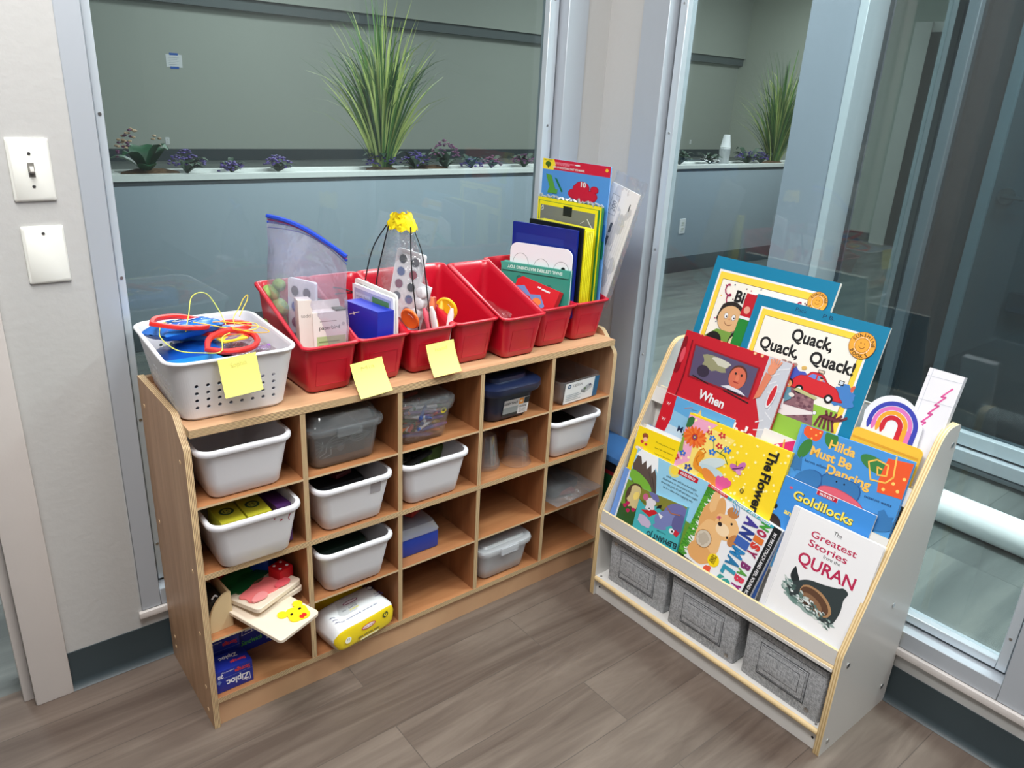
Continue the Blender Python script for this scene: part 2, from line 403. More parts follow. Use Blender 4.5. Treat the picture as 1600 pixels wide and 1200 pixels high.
def window(n, ax, face, a0, a1, z0, z1, wl, wr, stop_l, stop_r):
    t = bpy.data.objects.new('window_%d' % n, None); COL.objects.link(t); struct(t)
    s = 1
    b = MB(); frame_rect(b, ax, face-.004, face+.11, a0, a1, z0, z1, wl, wr, .045, .05, ALU); b.build('window_frame', t)
    b = MB(); frame_rect(b, ax, face+.030, face+.052, a0+wl+.007, a1-wr-.007, z0+.052, z1-.05, stop_l, stop_r, .022, .02, ALU2)
    for k in range(6):      # stop screws
        z = .30+k*.33
        for e in ((a0+wl+.007+stop_l*.5), (a1-wr-.007-stop_r*.5)):
            M = T(e, face+.0295, z, 0, pi/2) if ax == 'y' else T(face+.0295, e, z, 0, 0, pi/2)
            q = bmesh.ops.create_cone(b.bm, cap_ends=True, segments=10, radius1=.0035, radius2=.0035, depth=.0015, matrix=M)
            i = b.mi(STEEL)
            for v in q['verts']:
                for f in v.link_faces: f.material_index = i
    b.build('glazing_stop', t)
    b = MB(); frame_rect(b, ax, face+.040, face+.058, a0+wl-.001, a1-wr+.001, z0+.044, z1-.049, .009, .009, .009, .01, GASK); b.build('gasket', t)
    b = MB()
    if ax == 'y': b.box(a0+wl+.004, a1-wr-.004, face+.053, face+.0575, z0+.045, z1-.05, PANE)
    else: b.box(face+.053, face+.0575, a0+wl+.004, a1-wr-.004, z0+.045, z1-.05, PANE)
    b.build('pane', t)
    return t
window(1, 'y', YA, WX0, WX1, WZ0, WZ1, .045, .075, .016, .034)
window(2, 'x', XB, VY0, VY1, VZ0, VZ1, .06, .095, .022, .026)
# painted sill beads under the frames
b = MB(); b.box(WX0-.008, WX1+.008, YA-.012, YA, WZ0-.018, WZ0-.001, TRIMP, .003)
struct(b.build('trim_1'))
b = MB(); b.box(XB-.014, XB, VY0-.01, VY1+.01, VZ0-.02, VZ0-.001, TRIMP, .003)
struct(b.build('trim_2'))
# vinyl cove base
def cove(name, p, q, nrm):
    b = MB(); n = Vector(nrm); a = Vector(p); c = Vector(q)
    prof = [(0, .1), (.003, .1), (.0035, .02), (.006, .009), (.016, .001), (0, .001)]
    A = [a+n*x+Vector((0, 0, z)) for x, z in prof]; B = [c+n*x+Vector((0, 0, z)) for x, z in prof]
    b.loft([A, B], BASEB); return struct(b.build(name, angle=60))
cove('baseboard_back', (-.225, YA, 0), (XB, YA, 0), (0, -1, 0))
cove('baseboard_right', (XB, YA, 0), (XB, -4.6, 0), (-1, 0, 0))
# door casing at the left edge and its jamb
b = MB(); b.box(-.302, -.225, YA-.018, YA+.02, 0, 2.16, TRIMP, .004); b.box(-.314, -.302, YA+.02, YA+.12, 0, 2.1, TRIMP, .003)
b.box(-.302, -.226, YA+.0, YA+.119, 0, 2.1, TRIMP); b.box(-.322, -.30, YA+.012, YA+.05, 0, 2.1, TRIMP, .003)
struct(b.build('trim_3'))
b = MB(); b.box(-1.3, -1.225, YA-.018, YA+.12, 0, 2.1, TRIMP, .004); b.box(-1.3, -.302, YA-.018, YA+.12, 2.1, 2.17, TRIMP, .004)
struct(b.build('trim_4'))
# switch plates
t = thing('light_switch', 'off-white toggle light switch, the upper of the two wall plates', 'light switch', basis((-.133, YA, 1.188), (1, 0, 0), (0, 0, 1)))
b = MB(); b.loft([[(x, y, 0) for x, y in rrect(.071, .116, .003)], [(x, y, .004) for x, y in rrect(.070, .115, .004)], [(x, y, .0065) for x, y in rrect(.064, .109, .005)]], PLATE, False); pl = b.build('plate', t)
b = MB(); b.box(-.0055, .0055, -.013, .013, .0063, .0068, pm('slot', (120, 118, 112), .6)); b.box(-.0045, .0045, -.0085, .004, .0066, .016, pm('toggle', (205, 203, 196), .35), .0015, M=Matrix.Rotation(rad(-18), 4, 'X')); b.build('toggle', t)
def screw_on(t, x, y, z, r=.0032, nm='screw'):
    b = MB(); b.lathe([(r, 0), (r*.9, .001), (.0001, .0013)], (x, y, z), STEEL, 12); b.box(x-r*.8, x+r*.8, y-.0004, y+.0004, z+.0011, z+.0016, GASK); b.build(nm, t)
for y in (.03, -.03): screw_on(pl, 0, y, .0063)
t = thing('blank_wall_plate', 'white blank cover plate with one screw, mounted below the toggle switch', 'wall plate', basis((-.131, YA, 1.027), (1, 0, 0), (0, 0, 1)))
b = MB(); b.loft([[(x, y, 0) for x, y in rrect(.073, .112, .003)], [(x, y, .004) for x, y in rrect(.072, .111, .004)], [(x, y, .0065) for x, y in rrect(.066, .105, .005)]], PLATE, False); pl = b.build('plate', t)
screw_on(pl, 0, .042, .0063)

# ================================================================== the lobby beyond the glass
LW = pm('lobby_wall_paint', (176, 180, 172), .7); LW2 = pm('lobby_side_paint', (186, 190, 178), .7); BAND = pm('soffit_band', (96, 104, 106), .6)
b = MB(); b.box(-4.5, 19.7, 13, 13.1, 0, 2.5, LW); b.box(-4.5, 19.7, 12.8, 13.1, 2.68, 5, LW); struct(b.build('wall_lobby_far'))
struct(MB().box(-4.5, 19.5, 12.86, 13.1, 2.5, 2.68, BAND).build('trim_5'))
sbox('wall_lobby_side', 19.5, 19.7, 3.6, 13, 0, 5, LW2); sbox('wall_lobby_left', -4.6, -4.5, YA+.12, 13.1, 0, 5, LW)
b = MB(); b.box(8.4, 8.55, -4.6, 3.7, 0, 5, LW); b.box(8.55, 19.6, 3.6, 3.7, 0, 5, LW); struct(b.build('wall_lobby_hall'))
struct(MB().box(-4.5, 19.5, 12.975, 13, 0, .2, BASEB).build('baseboard_far'))
sbox('ceiling_lobby', -4.5, 21.5, YA+.12, 13.1, 5, 5.1, CEIL); 
sbox('ceiling_hall', XB+.12, 8.6, -4.6, 2.4, 3.0, 3.1, CEIL)
sbox('wall_lobby_near', 1.0, 8.6, -4.8, -4.6, 0, 3.1, LW)
b = MB(); b.box(8.36, 8.4, 2.62, 2.80, 0, 2.3, TRIMP, .004); b.box(8.38, 8.4, 2.0, 2.72, 2.2, 2.3, TRIMP, .004); struct(b.build('trim_6'))
struct(MB().box(8.36, 8.399, 1.9, 2.62, 0, 2.2, pm('dark_door', (74, 66, 66), .5)).build('door_1'))
struct(MB().box(8.382, 8.399, 2.72, 3.3, 0, .1, BASEB).build('baseboard_hall'))
# grey pillar and the storefront partition next to it
PIL = pm('pillar_paint', (142, 151, 164), .5)
sbox('wall_pillar', 3.0, 3.3, .465, .694, 0, 3.0, PIL)
def bars(t, nm, lst, m):
    b = MB()
    for x0, x1, y0, y1, z0, z1 in lst: b.box(x0, x1, y0, y1, z0, z1, m, .002, 1)
    return b.build(nm, t)
SFA = pm('storefront_aluminium', (196, 206, 214), .4, .2); SFD = pm('storefront_dark', (90, 102, 110), .4, .3)
t = bpy.data.objects.new('window_3', None); COL.objects.link(t); struct(t)
bars(t, 'mullion', [(2.995, 3.035, .425, .465, .0, 3), (3.035, 3.20, .44, .465, 0, 3), (3.86, 3.93, .44, .49, 0, 3), (3.96, 4.10, .44, .49, 0, 3)], SFA)
bars(t, 'glazing_stop', [(3.20, 3.25, .445, .49, 0, 3), (3.93, 3.96, .455, .49, 0, 3)], SFD)
bars(t, 'bottom_rail', [(3.25, 3.86, .445, .49, 0, .09)], SFD)
MB().box(3.25, 3.86, .466, .470, .09, 3, PANE).build('pane', t)
# vestibule behind its own glass, coloured near-black for the unlit night
VEST = pm('vestibule_unlit', (26, 38, 44), .8)
t = bpy.data.objects.new('window_4', None); COL.objects.link(t); struct(t)
bars(t, 'mullion', [(2.93, 3.0, -.045, -.0, 0, 3), (2.95, 3.0, -3.6, -3.54, 0, 3)], SFD)
bars(t, 'bottom_rail', [(2.93, 3.0, -3.54, -.045, .11, .165), (2.95, 3.0, -3.54, -.045, .0, .02)], SFA)
bars(t, 'kick_rail', [(2.90, 2.95, -3.54, -.03, .045, .10)], ALU)
DARKG = clear('dark_storefront_glass', (196, 208, 212), gloss=.0, diff=.01, rough=0)
MB().box(2.964, 2.968, -3.54, -.045, .16, 3, DARKG).build('pane', t)
b = MB(); b.box(3.0, 4.2, -.06, -.02, 0, 3, VEST); b.box(4.1, 4.2, -3.7, -.06, 0, 3, VEST); b.box(3.0, 4.2, -3.7, -3.6, 0, 3, VEST); b.box(2.95, 4.2, -3.7, -.02, 3, 3.05, VEST)
struct(b.build('wall_vestibule')); struct(MB().box(3.0, 4.1, -3.6, -.06, -.001, .004, VEST).build('floor_vestibule'))
t = bpy.data.objects.new('door_reflection', None); COL.objects.link(t); struct(t)  # stands in for a door mirrored in the dark glass
DD = pm('door_slate', (120, 130, 134), .5)
MB().box(3.3, 3.345, -.95, -.12, .02, 2.1, DD, .002).build('door_leaf', t)
bars(t, 'door_frame', [(3.28, 3.36, -.12, -.075, 0, 2.16)], pm('door_frame_grey', (210, 216, 220), .4))
b = MB(); b.tube([(3.298, -.18, 1.08), (3.285, -.18, 1.08)], .033, STEEL, 20); b.tube(smooth([(3.29, -.18, 1.08), (3.25, -.18, 1.08), (3.245, -.2, 1.08), (3.245, -.30, 1.078)], 4), .009, STEEL, 8); b.build('door_handle', t)
bars(t, 'push_rail', [(3.26, 3.30, -.95, -.30, .62, .70)], SFD)
# long white draught roll on the lobby floor
b = MB(); b.tube([(2.42, -.25, .060), (2.415, -1.0, .060), (2.41, -2.6, .060)], [.059, .059, .059], pm('white_foam', (240, 244, 246), .5, bump=(14, .25)), 28)
tag(b.build('draught_roll'), 'long white padded roll lying on the lobby floor before the dark glass', 'draught stopper')

# planters with artificial plants
PLG = pm('planter_grey', (158, 170, 181), .45); PLT = pm('planter_top', (226, 228, 226), .35); SOIL = pm('moss_brown', (96, 70, 44), .95, bump=(60, 1), var=(40, .4))
def planter(x0, x1, label):
    t = thing('planter_box', label, 'planter', T(x0, 2.75, 0), 'grey planter boxes in the lobby'); L = x1-x0
    b = MB(); b.box(0, L, 0, .26, .1, .85, PLG, .003); b.build('body', t)
    MB().box(-.001, L+.001, -.001, .261, .0, .135, pm('planter_base', (70, 80, 86), .5), .002).build('plinth', t)
    MB().box(.008, L-.008, .008, .252, .85, .874, pm('planter_gap', (100, 106, 112), .5)).build('shadow_gap', t)
    b = MB()
    for q in ((-.012, L+.012, -.012, .05, .874, .905), (-.012, L+.012, .21, .272, .874, .905), (-.012, .06, .05, .21, .874, .905), (L-.06, L+.012, .05, .21, .874, .905)): b.box(*q, PLT, .002, 1)
    b.build('top_rim', t)
    MB().box(.06, L-.06, .05, .21, .86, .885, PLT).build('tray', t)
    return t
planter(.511, 3.9, 'long pale grey planter box standing in the lobby behind the cubby shelf window')
p2 = planter(4.555, 7.2, 'pale grey planter box with a wall outlet, beyond the window behind the book rack')
def outlet(M, label, s=1.):
    t = thing('wall_outlet', label, 'outlet', M, 'white outlets')
    b = MB(); b.loft([[(x*s, y*s, 0) for x, y in rrect(.071, .116, .003)], [(x*s, y*s, .006) for x, y in rrect(.066, .11, .005)]], WHITE, False); b.build('plate', t)
    b = MB()
    for y in (.022, -.022):
        b.box(-.014*s, .014*s, (y-.014)*s, (y+.014)*s, .006, .0085, PLATE)
        for x in (-.006, .006): b.box((x-.0016)*s, (x+.0016)*s, (y-.002)*s, (y+.008)*s, .0085, .009, BLACK)
    b.build('socket', t); return t
outlet(basis((4.90, 2.749, .40), (1, 0, 0), (0, 0, 1)), 'white duplex outlet on the front of the grey planter box', 1.1)
outlet(basis((3.62, 12.999, .33), (1, 0, 0), (0, 0, 1)), 'tiny white outlet on the far wall just above the left planter', 1.)
outlet(basis((17.766, 12.999, .40), (1, 0, 0), (0, 0, 1)), 'tiny white outlet on the far wall near the white cup stack', 1.)
# note taped to the far wall
t = thing('taped_notice', 'small white notice held by two strips of blue tape on the far wall', 'notice', basis((3.86, 12.998, 1.62), (1, 0, 0), (0, 0, 1)))
MB().box(-.13, .13, -.10, .10, 0, .002, WHITE).build('paper', t)
for y in (.105, -.105): MB().box(-.07, .07, y-.018, y+.018, .002, .004, c3(40, 100, 190)).build('tape', t)
a = Art(.26, .2, .002); 
for k in range(5): a.R(.15, .2+k*.13, .8-.1*(k % 2), .23+k*.13, c3(170, 175, 180))
a.build('writing', t, T(-.13, -.1, 0))
GR1 = pm('grass_green', (88, 128, 60), .5); GR2 = pm('grass_pale', (180, 192, 112), .5); GR3 = pm('grass_deep', (48, 88, 46), .5)
def grass(x, y, z, n, h, spread, seed, label):
    rnd = random.Random(seed); b = MB()
    for i in range(n):
        a = rnd.uniform(0, 2*pi); r = rnd.random()**.6; lean = r*spread*rnd.uniform(.7, 1.15); H = h*rnd.uniform(.55, 1.0)*(1-.35*r*r)
        bx, by = cos(a)*.05*r, sin(a)*.05*r; droop = rnd.uniform(0, .35) if rnd.random() < .6 else rnd.uniform(.5, 1.1)
        w = rnd.uniform(.005, .0125); m = rnd.choice((GR1, GR1, GR2, GR2, GR3)); pts = []
        N = 9
        if i % 5 == 0: w = rnd.uniform(.0016, .003); droop = rnd.uniform(.8, 1.5); lean *= 1.5
        for k in range(N+1):
            t = k/N; d = lean*(t**1.5)+droop*.12*max(0, t-.6)**1.5*6
            zz = H*(t-droop*.55*max(0, t-.62)**2*3)
            pts.append(Vector((bx+cos(a)*d, by+sin(a)*d, max(zz, .0))))
        sd = Vector((-sin(a+rnd.uniform(-.9, .9)), cos(a), 0)); sd.normalize()
        if rnd.random() < .6: sd = Vector((1, 0, 0))
        vs = []
        for k, p in enumerate(pts):
            ww = w*(1-(k/N)**2*.93)
            vs.append((b.bm.verts.new(p-sd*ww), b.bm.verts.new(p+sd*ww+Vector((0, .002, 0)))))
        i2 = b.mi(m)
        for (p0, p1), (q0, q1) in zip(vs, vs[1:]): b.bm.faces.new((p0, p1, q1, q0)).material_index = i2
    t = thing('ornamental_grass', label, 'plant', T(x, y, z), 'artificial grasses')
    b.build('blades', t)
    b = MB(); b.lathe([(.11, -.01), (.10, .012), (.05, .03), (.001, .032)], (0, 0, 0), SOIL, 18, False); b.build('moss', t)
grass(2.075, 2.875, .887, 320, 1.12, .33, 5, 'tall spiky green grass plant rising from the long planter')
grass(6.30, 2.875, .887, 300, 1.12, .36, 8, 'tall green grass plant beside the white cups, partly behind the pillar')
LEAF = pm('violet_leaf', (38, 66, 46), .6); BIGL = pm('broad_leaf', (34, 86, 56), .4)
def violet(x, label, cols, w=.085, h=.07, big=False, y=2.862):
    rnd = random.Random(int(x*1000)); t = thing('potted_violet', label, 'plant', T(x, y, .887), 'small flowering plants in the planters')
    b = MB()
    def leaf(bm, c, d, up, L, W, m):
        d = Vector(d).normalized(); s = d.cross(Vector((0, 0, 1))).normalized(); R = []
        for k in range(6):
            q = k/5; p = Vector(c)+d*L*q+Vector((0, 0, up*sin(q*2.2)*L)); ww = W*sin(pi*min(.98, q*.85+.1))
            R.append((bm.bm.verts.new(p-s*ww), bm.bm.verts.new(p+Vector((0, 0, -ww*.25))), bm.bm.verts.new(p+s*ww)))
        i = bm.mi(m)
        for u, v in zip(R, R[1:]):
            bm.bm.faces.new((u[0], u[1], v[1], v[0])).material_index = i; bm.bm.faces.new((u[1], u[2], v[2], v[1])).material_index = i
    if big:
        for a, L, W, up in ((.4, .14, .07, .9), (2.9, .16, .06, .5), (-.6, .12, .06, 1.2), (3.6, .12, .05, .9), (1.5, .12, .06, 1.1), (-1.6, .10, .045, .5)):
            leaf(b, (0, 0, .02), (cos(a), sin(a), 0), up, L, W, BIGL)
    else:
        for k in range(14):
            a = rnd.uniform(0, 2*pi); leaf(b, (0, 0, .01), (cos(a), sin(a), 0), rnd.uniform(.3, .9), w*rnd.uniform(.8, 1.3), w*.22, LEAF)
    b.build('leaves', t); b = MB()
    for k in range(60 if not big else 34):
        a = rnd.uniform(0, 2*pi); r = w*rnd.random()**.6
        if big: cx, cz = rnd.choice(((-.09, .17), (-.06, .2), (.05, .17), (-.11, .12))); px, py, pz = cx+rnd.uniform(-.025, .025), rnd.uniform(-.04, 0), cz+rnd.uniform(-.03, .03); s = .011
        else: px, py, pz = cos(a)*r, sin(a)*r*.8, h*(1-.6*(r/w)**2)+rnd.uniform(-.012, .012)+.01; s = .010
        q = bmesh.ops.create_icosphere(b.bm, subdivisions=1, radius=s, matrix=T(px, py, pz, rnd.random()*3) @ Matrix.Diagonal((1, 1, .6, 1))); i = b.mi(rnd.choice(cols))
        for v in q['verts']:
            for f in v.link_faces: f.material_index = i
    b.build('blossoms', t)
V1 = (c3(62, 44, 120), c3(48, 38, 100), c3(80, 56, 140)); V2 = (c3(110, 60, 100), c3(90, 50, 90), c3(130, 80, 110)); V3 = (c3(170, 140, 110), c3(100, 50, 90), c3(190, 160, 130))
for x, l, c, w, h, bg in ((.70, 'broad-leaved plant with faded pink flowers at the left end of the planter', V3, .1, .1, True), (.903, 'dark violet flower clump beside the broad-leaved plant', V1, .1, .11, False),
    (1.137, 'low dark flower clump between the wilted one and the violet clump', V1, .07, .05, False), (1.40, 'dark violet flowers left of the tall grass', V1, .085, .08, False),
    (2.07, 'dark blue flower clump at the foot of the tall grass', V1, .11, .09, False), (2.30, 'violet clump just right of the tall grass', V1, .1, .1, False), (2.53, 'tallest mauve-flowered plant right of the tall grass', V2, .11, .17, False),
    (2.74, 'small violet clump next to the tall mauve plant', V1, .08, .05, False), (2.91, 'small mauve clump near the right part of the long planter', V2, .08, .07, False), (3.20, 'dark purple clump nearest the window frame', V2, .1, .08, False),
    (4.90, 'round green leafy clump on the planter with the outlet', (LEAF, BIGL), .11, .1, False), (5.30, 'black and white dried flower clump left of the cup stack', (BLACK, WHITE), .1, .06, False), (5.85, 'dark purple clump between cup stack and grass', V1, .13, .1, False), (6.07, 'purple-black clump at the foot of the right grass', V1, .1, .09, False)):
    violet(x, l, c, w, h, bg)
for x, l in ((.73, 'brown moss mound under the broad-leaved plant'), (2.42, 'brown moss tuft between two violet clumps')):
    tag(MB().lathe([(.15, 0), (.14, .02), (.07, .035), (.001, .036)], (0, 0, 0), SOIL, 18, False).build('moss_mound', None, T(x, 2.885, .885) @ Matrix.Diagonal((1, .5, 1, 1))), l, 'moss', 'moss mounds')
# stack of foam cups on the second planter
t = thing('foam_cup_stack', 'stack of white foam cups wrapped in clear plastic on the planter', 'cups', T(5.50, 2.86, .885))
b = MB(); b.lathe([(.045, 0), (.05, .14), (.042, .15)], (0, 0, 0), clear('cup_wrap', (235, 240, 242), .25, .5, .2, (60, .6)), 20); b.build('wrapped_cups', t)
b = MB(); b.lathe([(.043, .0), (.044, .15), (.046, .155), (.043, .16), (.028, .255), (.027, .258)], (0, 0, 0), WHITE, 24); b.build('cups', t)
# thin dark display stand left of the cups
t = thing('display_stand', 'tall thin dark-framed panel standing behind the window frame in the lobby', 'stand', T(4.62, 2.95, .885))
MB().box(-.02, .02, -.02, .02, 0, .45, pm('dark_frame', (40, 48, 60), .4)).build('post', t); MB().box(-.14, -.02, -.01, .01, 0, .42, pm('grey_panel', (120, 136, 156), .4)).build('panel', t)
# ceiling downlight in the lobby that mirrors in the glass
t = thing('ceiling_light', 'round recessed downlight in the lobby ceiling', 'light', T(3.2, 1.4, 2.99))
MB().lathe([(.1, .0), (.1, .008), (.08, .009)], (0, 0, 0), WHITE, 24).build('trim_ring', t)


# ================================================================== birch cubby shelf
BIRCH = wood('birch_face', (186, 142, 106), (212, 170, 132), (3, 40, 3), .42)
BIRCH_SHADE = wood('birch_inner_shaded', (152, 98, 60), (178, 122, 80), (3, 40, 6), .5)  # cubby shade mixed into the wood colour of the inner boards
BIRCHV = wood('birch_upright', (176, 134, 100), (202, 162, 126), (40, 40, 3), .42)
EX = plyedge('ply_edge_upright', 'X', .0030, (146, 112, 80), (214, 188, 146)); EZ = plyedge('ply_edge_board', 'Z', .0030, (146, 112, 80), (214, 188, 146))
EZT = pm('ply_edge_thin', (206, 178, 140), .6)
W, D, H, TH = 1.2, .306, .752, .0135
X0, PIT = .0066, .2375; ZT_, ZS1, ZM, ZS3, ZB = .733, .5634, .405, .2374, .080
t = thing('cubby_shelf', 'birch plywood cubby shelf, five cubbies wide and four high, on the floor under the window', 'shelf')
shelf = t
prof = [(0, 0), (0, .688), (.004, .697), (.050, .744), (.058, .750), (.066, H), (D, H), (D, 0)]
for k, x in enumerate((0, W-TH)):
    b = MB(); b.prism(prof, 0, x, x+TH, BIRCHV, EX); b.build('side_panel', t)
b = MB(); b.box(TH, W-TH, 0, D-.012, ZT_-.0165, ZT_, BIRCH, edge=EZ, thin=2); b.build('top_board', t)
b = MB(); b.box(TH, W-TH, D-.014, D-.001, ZT_, H-.002, BIRCHV, edge=EZ, thin=1); b.build('back_lip', t)
b = MB(); b.box(TH, W-TH, 0, D-.012, ZM-.0135, ZM, BIRCH_SHADE, edge=EZ, thin=2); b.build('middle_board', t)
b = MB(); b.box(TH, W-TH, 0, D-.012, ZB-.0135, ZB, BIRCH_SHADE, edge=EZ, thin=2); b.build('bottom_board', t)
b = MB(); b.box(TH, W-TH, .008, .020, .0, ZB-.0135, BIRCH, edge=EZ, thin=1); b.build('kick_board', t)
b = MB(); b.box(TH, W-TH, D-.012, D-.008, ZB, ZT_, BIRCH_SHADE); b.build('back_panel', t)
for c in range(1, 5):
    x = X0+c*PIT
    for z0, z1 in ((ZM, ZT_-.0165), (ZB, ZM-.0135)):
        MB().box(x-.006, x+.006, .001, D-.012, z0, z1, BIRCH_SHADE, edge=EX, thin=0).build('divider', t)
for c in range(5):
    xa = X0+c*PIT+.006; xb = X0+(c+1)*PIT-.006
    for z in (ZS1, ZS3): MB().box(xa, xb, .001, D-.012, z-.005, z, BIRCH_SHADE, edge=EZT, thin=2).build('thin_shelf', t)
PEG = pm('plug_wood', (214, 182, 140), .5)
b = MB()
for y, z in ((.035, .655), (.275, .69), (.275, .40), (.035, .40), (.035, .24), (.27, .045), (.035, .03), (.27, .075), (.035, .095)):
    b.tube([(-.0008, y, z), (.0, y, z)], .0052, PEG, 12)
b.build('screw_plug', t)

# ---- white trays
TRAYM = pm('tray_white', (224, 223, 228), .35)
def tub(b, w0, d0, w1, d1, h, r, th, m, rim=.008, rimh=.012, z0=0, fl=.003, nc=6):
    """tapered rounded tub, wall thickness th, rolled rim; local origin bottom centre"""
    def ring(w, d, z, rr): return [(x, y, z) for x, y in rrect(w, d, rr, nc)]
    R = [ring(w0-.012, d0-.012, z0, r-.004), ring(w0, d0, z0+.006, r)]
    for k in (.33, .66, 1): R.append(ring(w0+(w1-w0)*k, d0+(d1-d0)*k, z0+.006+(h-.006-rimh)*k, r+.004*k))
    R += [ring(w1+rim*1.6, d1+rim*1.6, z0+h-rimh, r+.008), ring(w1+rim*2, d1+rim*2, z0+h-rimh*.6, r+.01), ring(w1+rim*1.8, d1+rim*1.8, z0+h-rimh*.15, r+.01), ring(w1+rim*1.2, d1+rim*1.2, z0+h, r+.008), ring(w1-th, d1-th, z0+h-.001, r+.003)]
    R += [ring(w1-2*th, d1-2*th, z0+h-rimh, r+.002), ring(w0-2*th+.002, d0-2*th+.002, z0+.010, r), ring(w0-.02, d0-.02, z0+fl+.003, r-.004)]
    b.loft(R, m); return b
def tray(col, z, label, dy=0., dx=0., rz=0.):
    cx = X0+(col+.5)*PIT+dx
    t = tag(tub(MB(), .150, .225, .186, .256, .118, .022, .003, TRAYM).build('white_tray', None, T(cx, .125+dy, z, rz), angle=60), label, 'bin', 'white plastic trays in the cubbies')
    return t, Matrix(T(cx, .125+dy, z, rz))
trays = {}
for nm, c, z, lab, dy, dx in (('a', 0, ZS1+.0005, 'empty white tray in the top left cubby', 0, -.004), ('b', 0, ZM+.0005, 'white tray with red marks, holding yellow boxes, below the empty top left tray', -.02, .0),
    ('c', 1, ZM+.0005, 'white tray with a faint taped label, below the smoky lidded box', -.004, .0), ('d', 1, ZS3+.0005, 'white tray in the third row, just above the baby wipes', -.004, .0),
    ('e', 2, ZM+.0005, 'white tray with black markers, under the crayon box', -.004, -.016), ('f', 4, ZM+.0005, 'white tray under the clear organizer, at the right end of the shelf', -.004, -.016)):
    trays[nm] = tray(c, z, lab, dy, dx)
def inside(M, x, y, z, rz=0, rx=0): return M @ T(x, y, z, rz, rx)
def small_box(nm, M, sx, sy, sz, m, label, cat, group=None, bev=.001, art=None):
    o = MB().box(-sx/2, sx/2, -sy/2, sy/2, 0, sz, m, bev).build(nm, None, M); return tag(o, label, cat, group)
YB = c3(196, 190, 52)
for k, (x, l) in enumerate(((-.038, 'olive-yellow carton at the left in the red-marked tray'), (.018, 'olive-yellow carton in the middle of the red-marked tray'))):
    t = thing('small_carton', l, 'box', inside(trays['b'][1], x, -.045, .006), 'cartons in the red-marked tray')
    MB().box(-.026, .026, -.045, .045, 0, .092, YB, .001).build('carton', t)
    a = Art(.052, .09, .0); a.E(.5, .5, .3, c3(50, 80, 50)); a.E(.5, .5, .2, c3(180, 180, 70)); a.X('15', .5, .5, .012, c3(40, 60, 40)); a.build('print', t, T(-.026, -.045, .092))
t = small_box('small_carton', inside(trays['b'][1], .066, -.035, .006, .1), .034, .11, .095, c3(76, 40, 96), 'dark purple carton at the right in the red-marked tray', 'box', 'cartons in the red-marked tray')
RM = c3(170, 40, 70)
a = Art(.05, .03); a.E(.2, .6, .03, RM, .05); a.E(.5, .35, .07, RM, .04, 0, 9, .4); a.E(.85, .5, .03, RM, .13, -.3, 9, .3); a.E(.85, .2, .03, RM); a.build('red_marks', trays['b'][0], Matrix.Translation((.025, -.1242, .078)) @ Matrix.Rotation(rad(90+7.5), 4, 'X'))
TP = clear('tape', (225, 226, 228), .1, .15)
MB().box(.035, .062, -.0008, .0006, 0, .03, clear('label_tape', (215, 210, 212), .02, .2)).build('label_tape', trays['c'][0], Matrix.Translation((0, -.1235, .075)) @ Matrix.Rotation(rad(7.5), 4, 'X'))
def heap(M, n, sx, sy, cols, label, nm, cat, group, L=.12, r=.006, zz=.05, seed=1):
    rnd = random.Random(seed)
    for k in range(n):
        x, y = rnd.uniform(-sx, sx), rnd.uniform(-sy, sy); a = rnd.uniform(-.5, .5)+pi/2*(k % 2)
        b = MB(); b.tube([(-L/2, 0, 0), (L/2*.55, 0, 0), (L/2*.6, 0, 0), (L/2, 0, 0)], [r, r, r*1.1, r*1.05], cols[k % len(cols)], 10)
        tag(b.build(nm, None, inside(M, x, y, zz+.011*(k//3), a)), label, cat, group)
heap(trays['e'][1], 9, .035, .05, (BLACK, BLACK, c3(24, 30, 34)), 'black marker lying in the white tray under the crayon box', 'marker_pen', 'marker', 'black markers in the tray', .12, .008, .062, 3)
small_box('green_card_pack', inside(trays['e'][1], .05, .03, .02, .2, .12), .05, .10, .078, c3(84, 110, 44), 'olive green pack standing among the black markers in the tray', 'box')
small_box('dark_pouch', inside(trays['c'][1], -.01, .02, .006), .13, .17, .085, c3(26, 30, 34), 'dark pouch filling the taped-label tray', 'pouch', None, .012)
small_box('dark_red_case', inside(trays['c'][1], .0, -.01, .092, .3), .05, .07, .012, c3(90, 30, 36), 'small dark red case lying on the dark pouch', 'case', None, .003)
small_box('dark_green_pouch', inside(trays['d'][1], -.01, .02, .006), .13, .18, .085, c3(22, 44, 36), 'dark green pouch in the tray above the wipes', 'pouch', None, .012)
small_box('black_pouch', inside(trays['f'][1], -.01, .02, .006), .13, .18, .08, c3(14, 14, 16), 'black pouch in the tray under the clear organizer', 'pouch', None, .012)

# ---- smoky lidded box (row 1, col 2)
CLR = clear('clear_box', (248, 249, 250), .04, .05); SMOKE = clear('smoky_clear_box', (222, 226, 228), .05, .10, .06); CLR3 = clear('frosted_box', (240, 242, 246), .05, .42, .25)
def lidded(nm, label, M, w, d, h, m, lidm, group=None, latch=True, dome=.028):
    t = thing(nm, label, 'storage box', M, group)
    tub(MB(), w*.80, d*.84, w*.93, d*.93, h, .02, .002, m, .003, .008).build('body', t, angle=60)
    b = MB(); R = lambda ww, dd, z, r: [(x, y, z) for x, y in rrect(ww, dd, r, 6)]
    b.loft([R(w, d, h-.012, .03), R(w+.004, d+.004, h-.002, .03), R(w, d, h+.004, .03), R(w*.92, d*.92, h+.006, .025), R(w*.84, d*.86, h+dome-.006, .02), R(w*.80, d*.82, h+dome, .018), R(w*.5, d*.5, h+dome, .018), R(w*.49, d*.49, h+dome-.003, .018)], lidm, False)
    b.build('lid', t)
    if latch:
        b = MB(); b.box(-w*.16, w*.16, -d/2-.006, -d/2+.0, h-.018, h+.004, lidm, .002)
        b.build('latch', t)
    return t
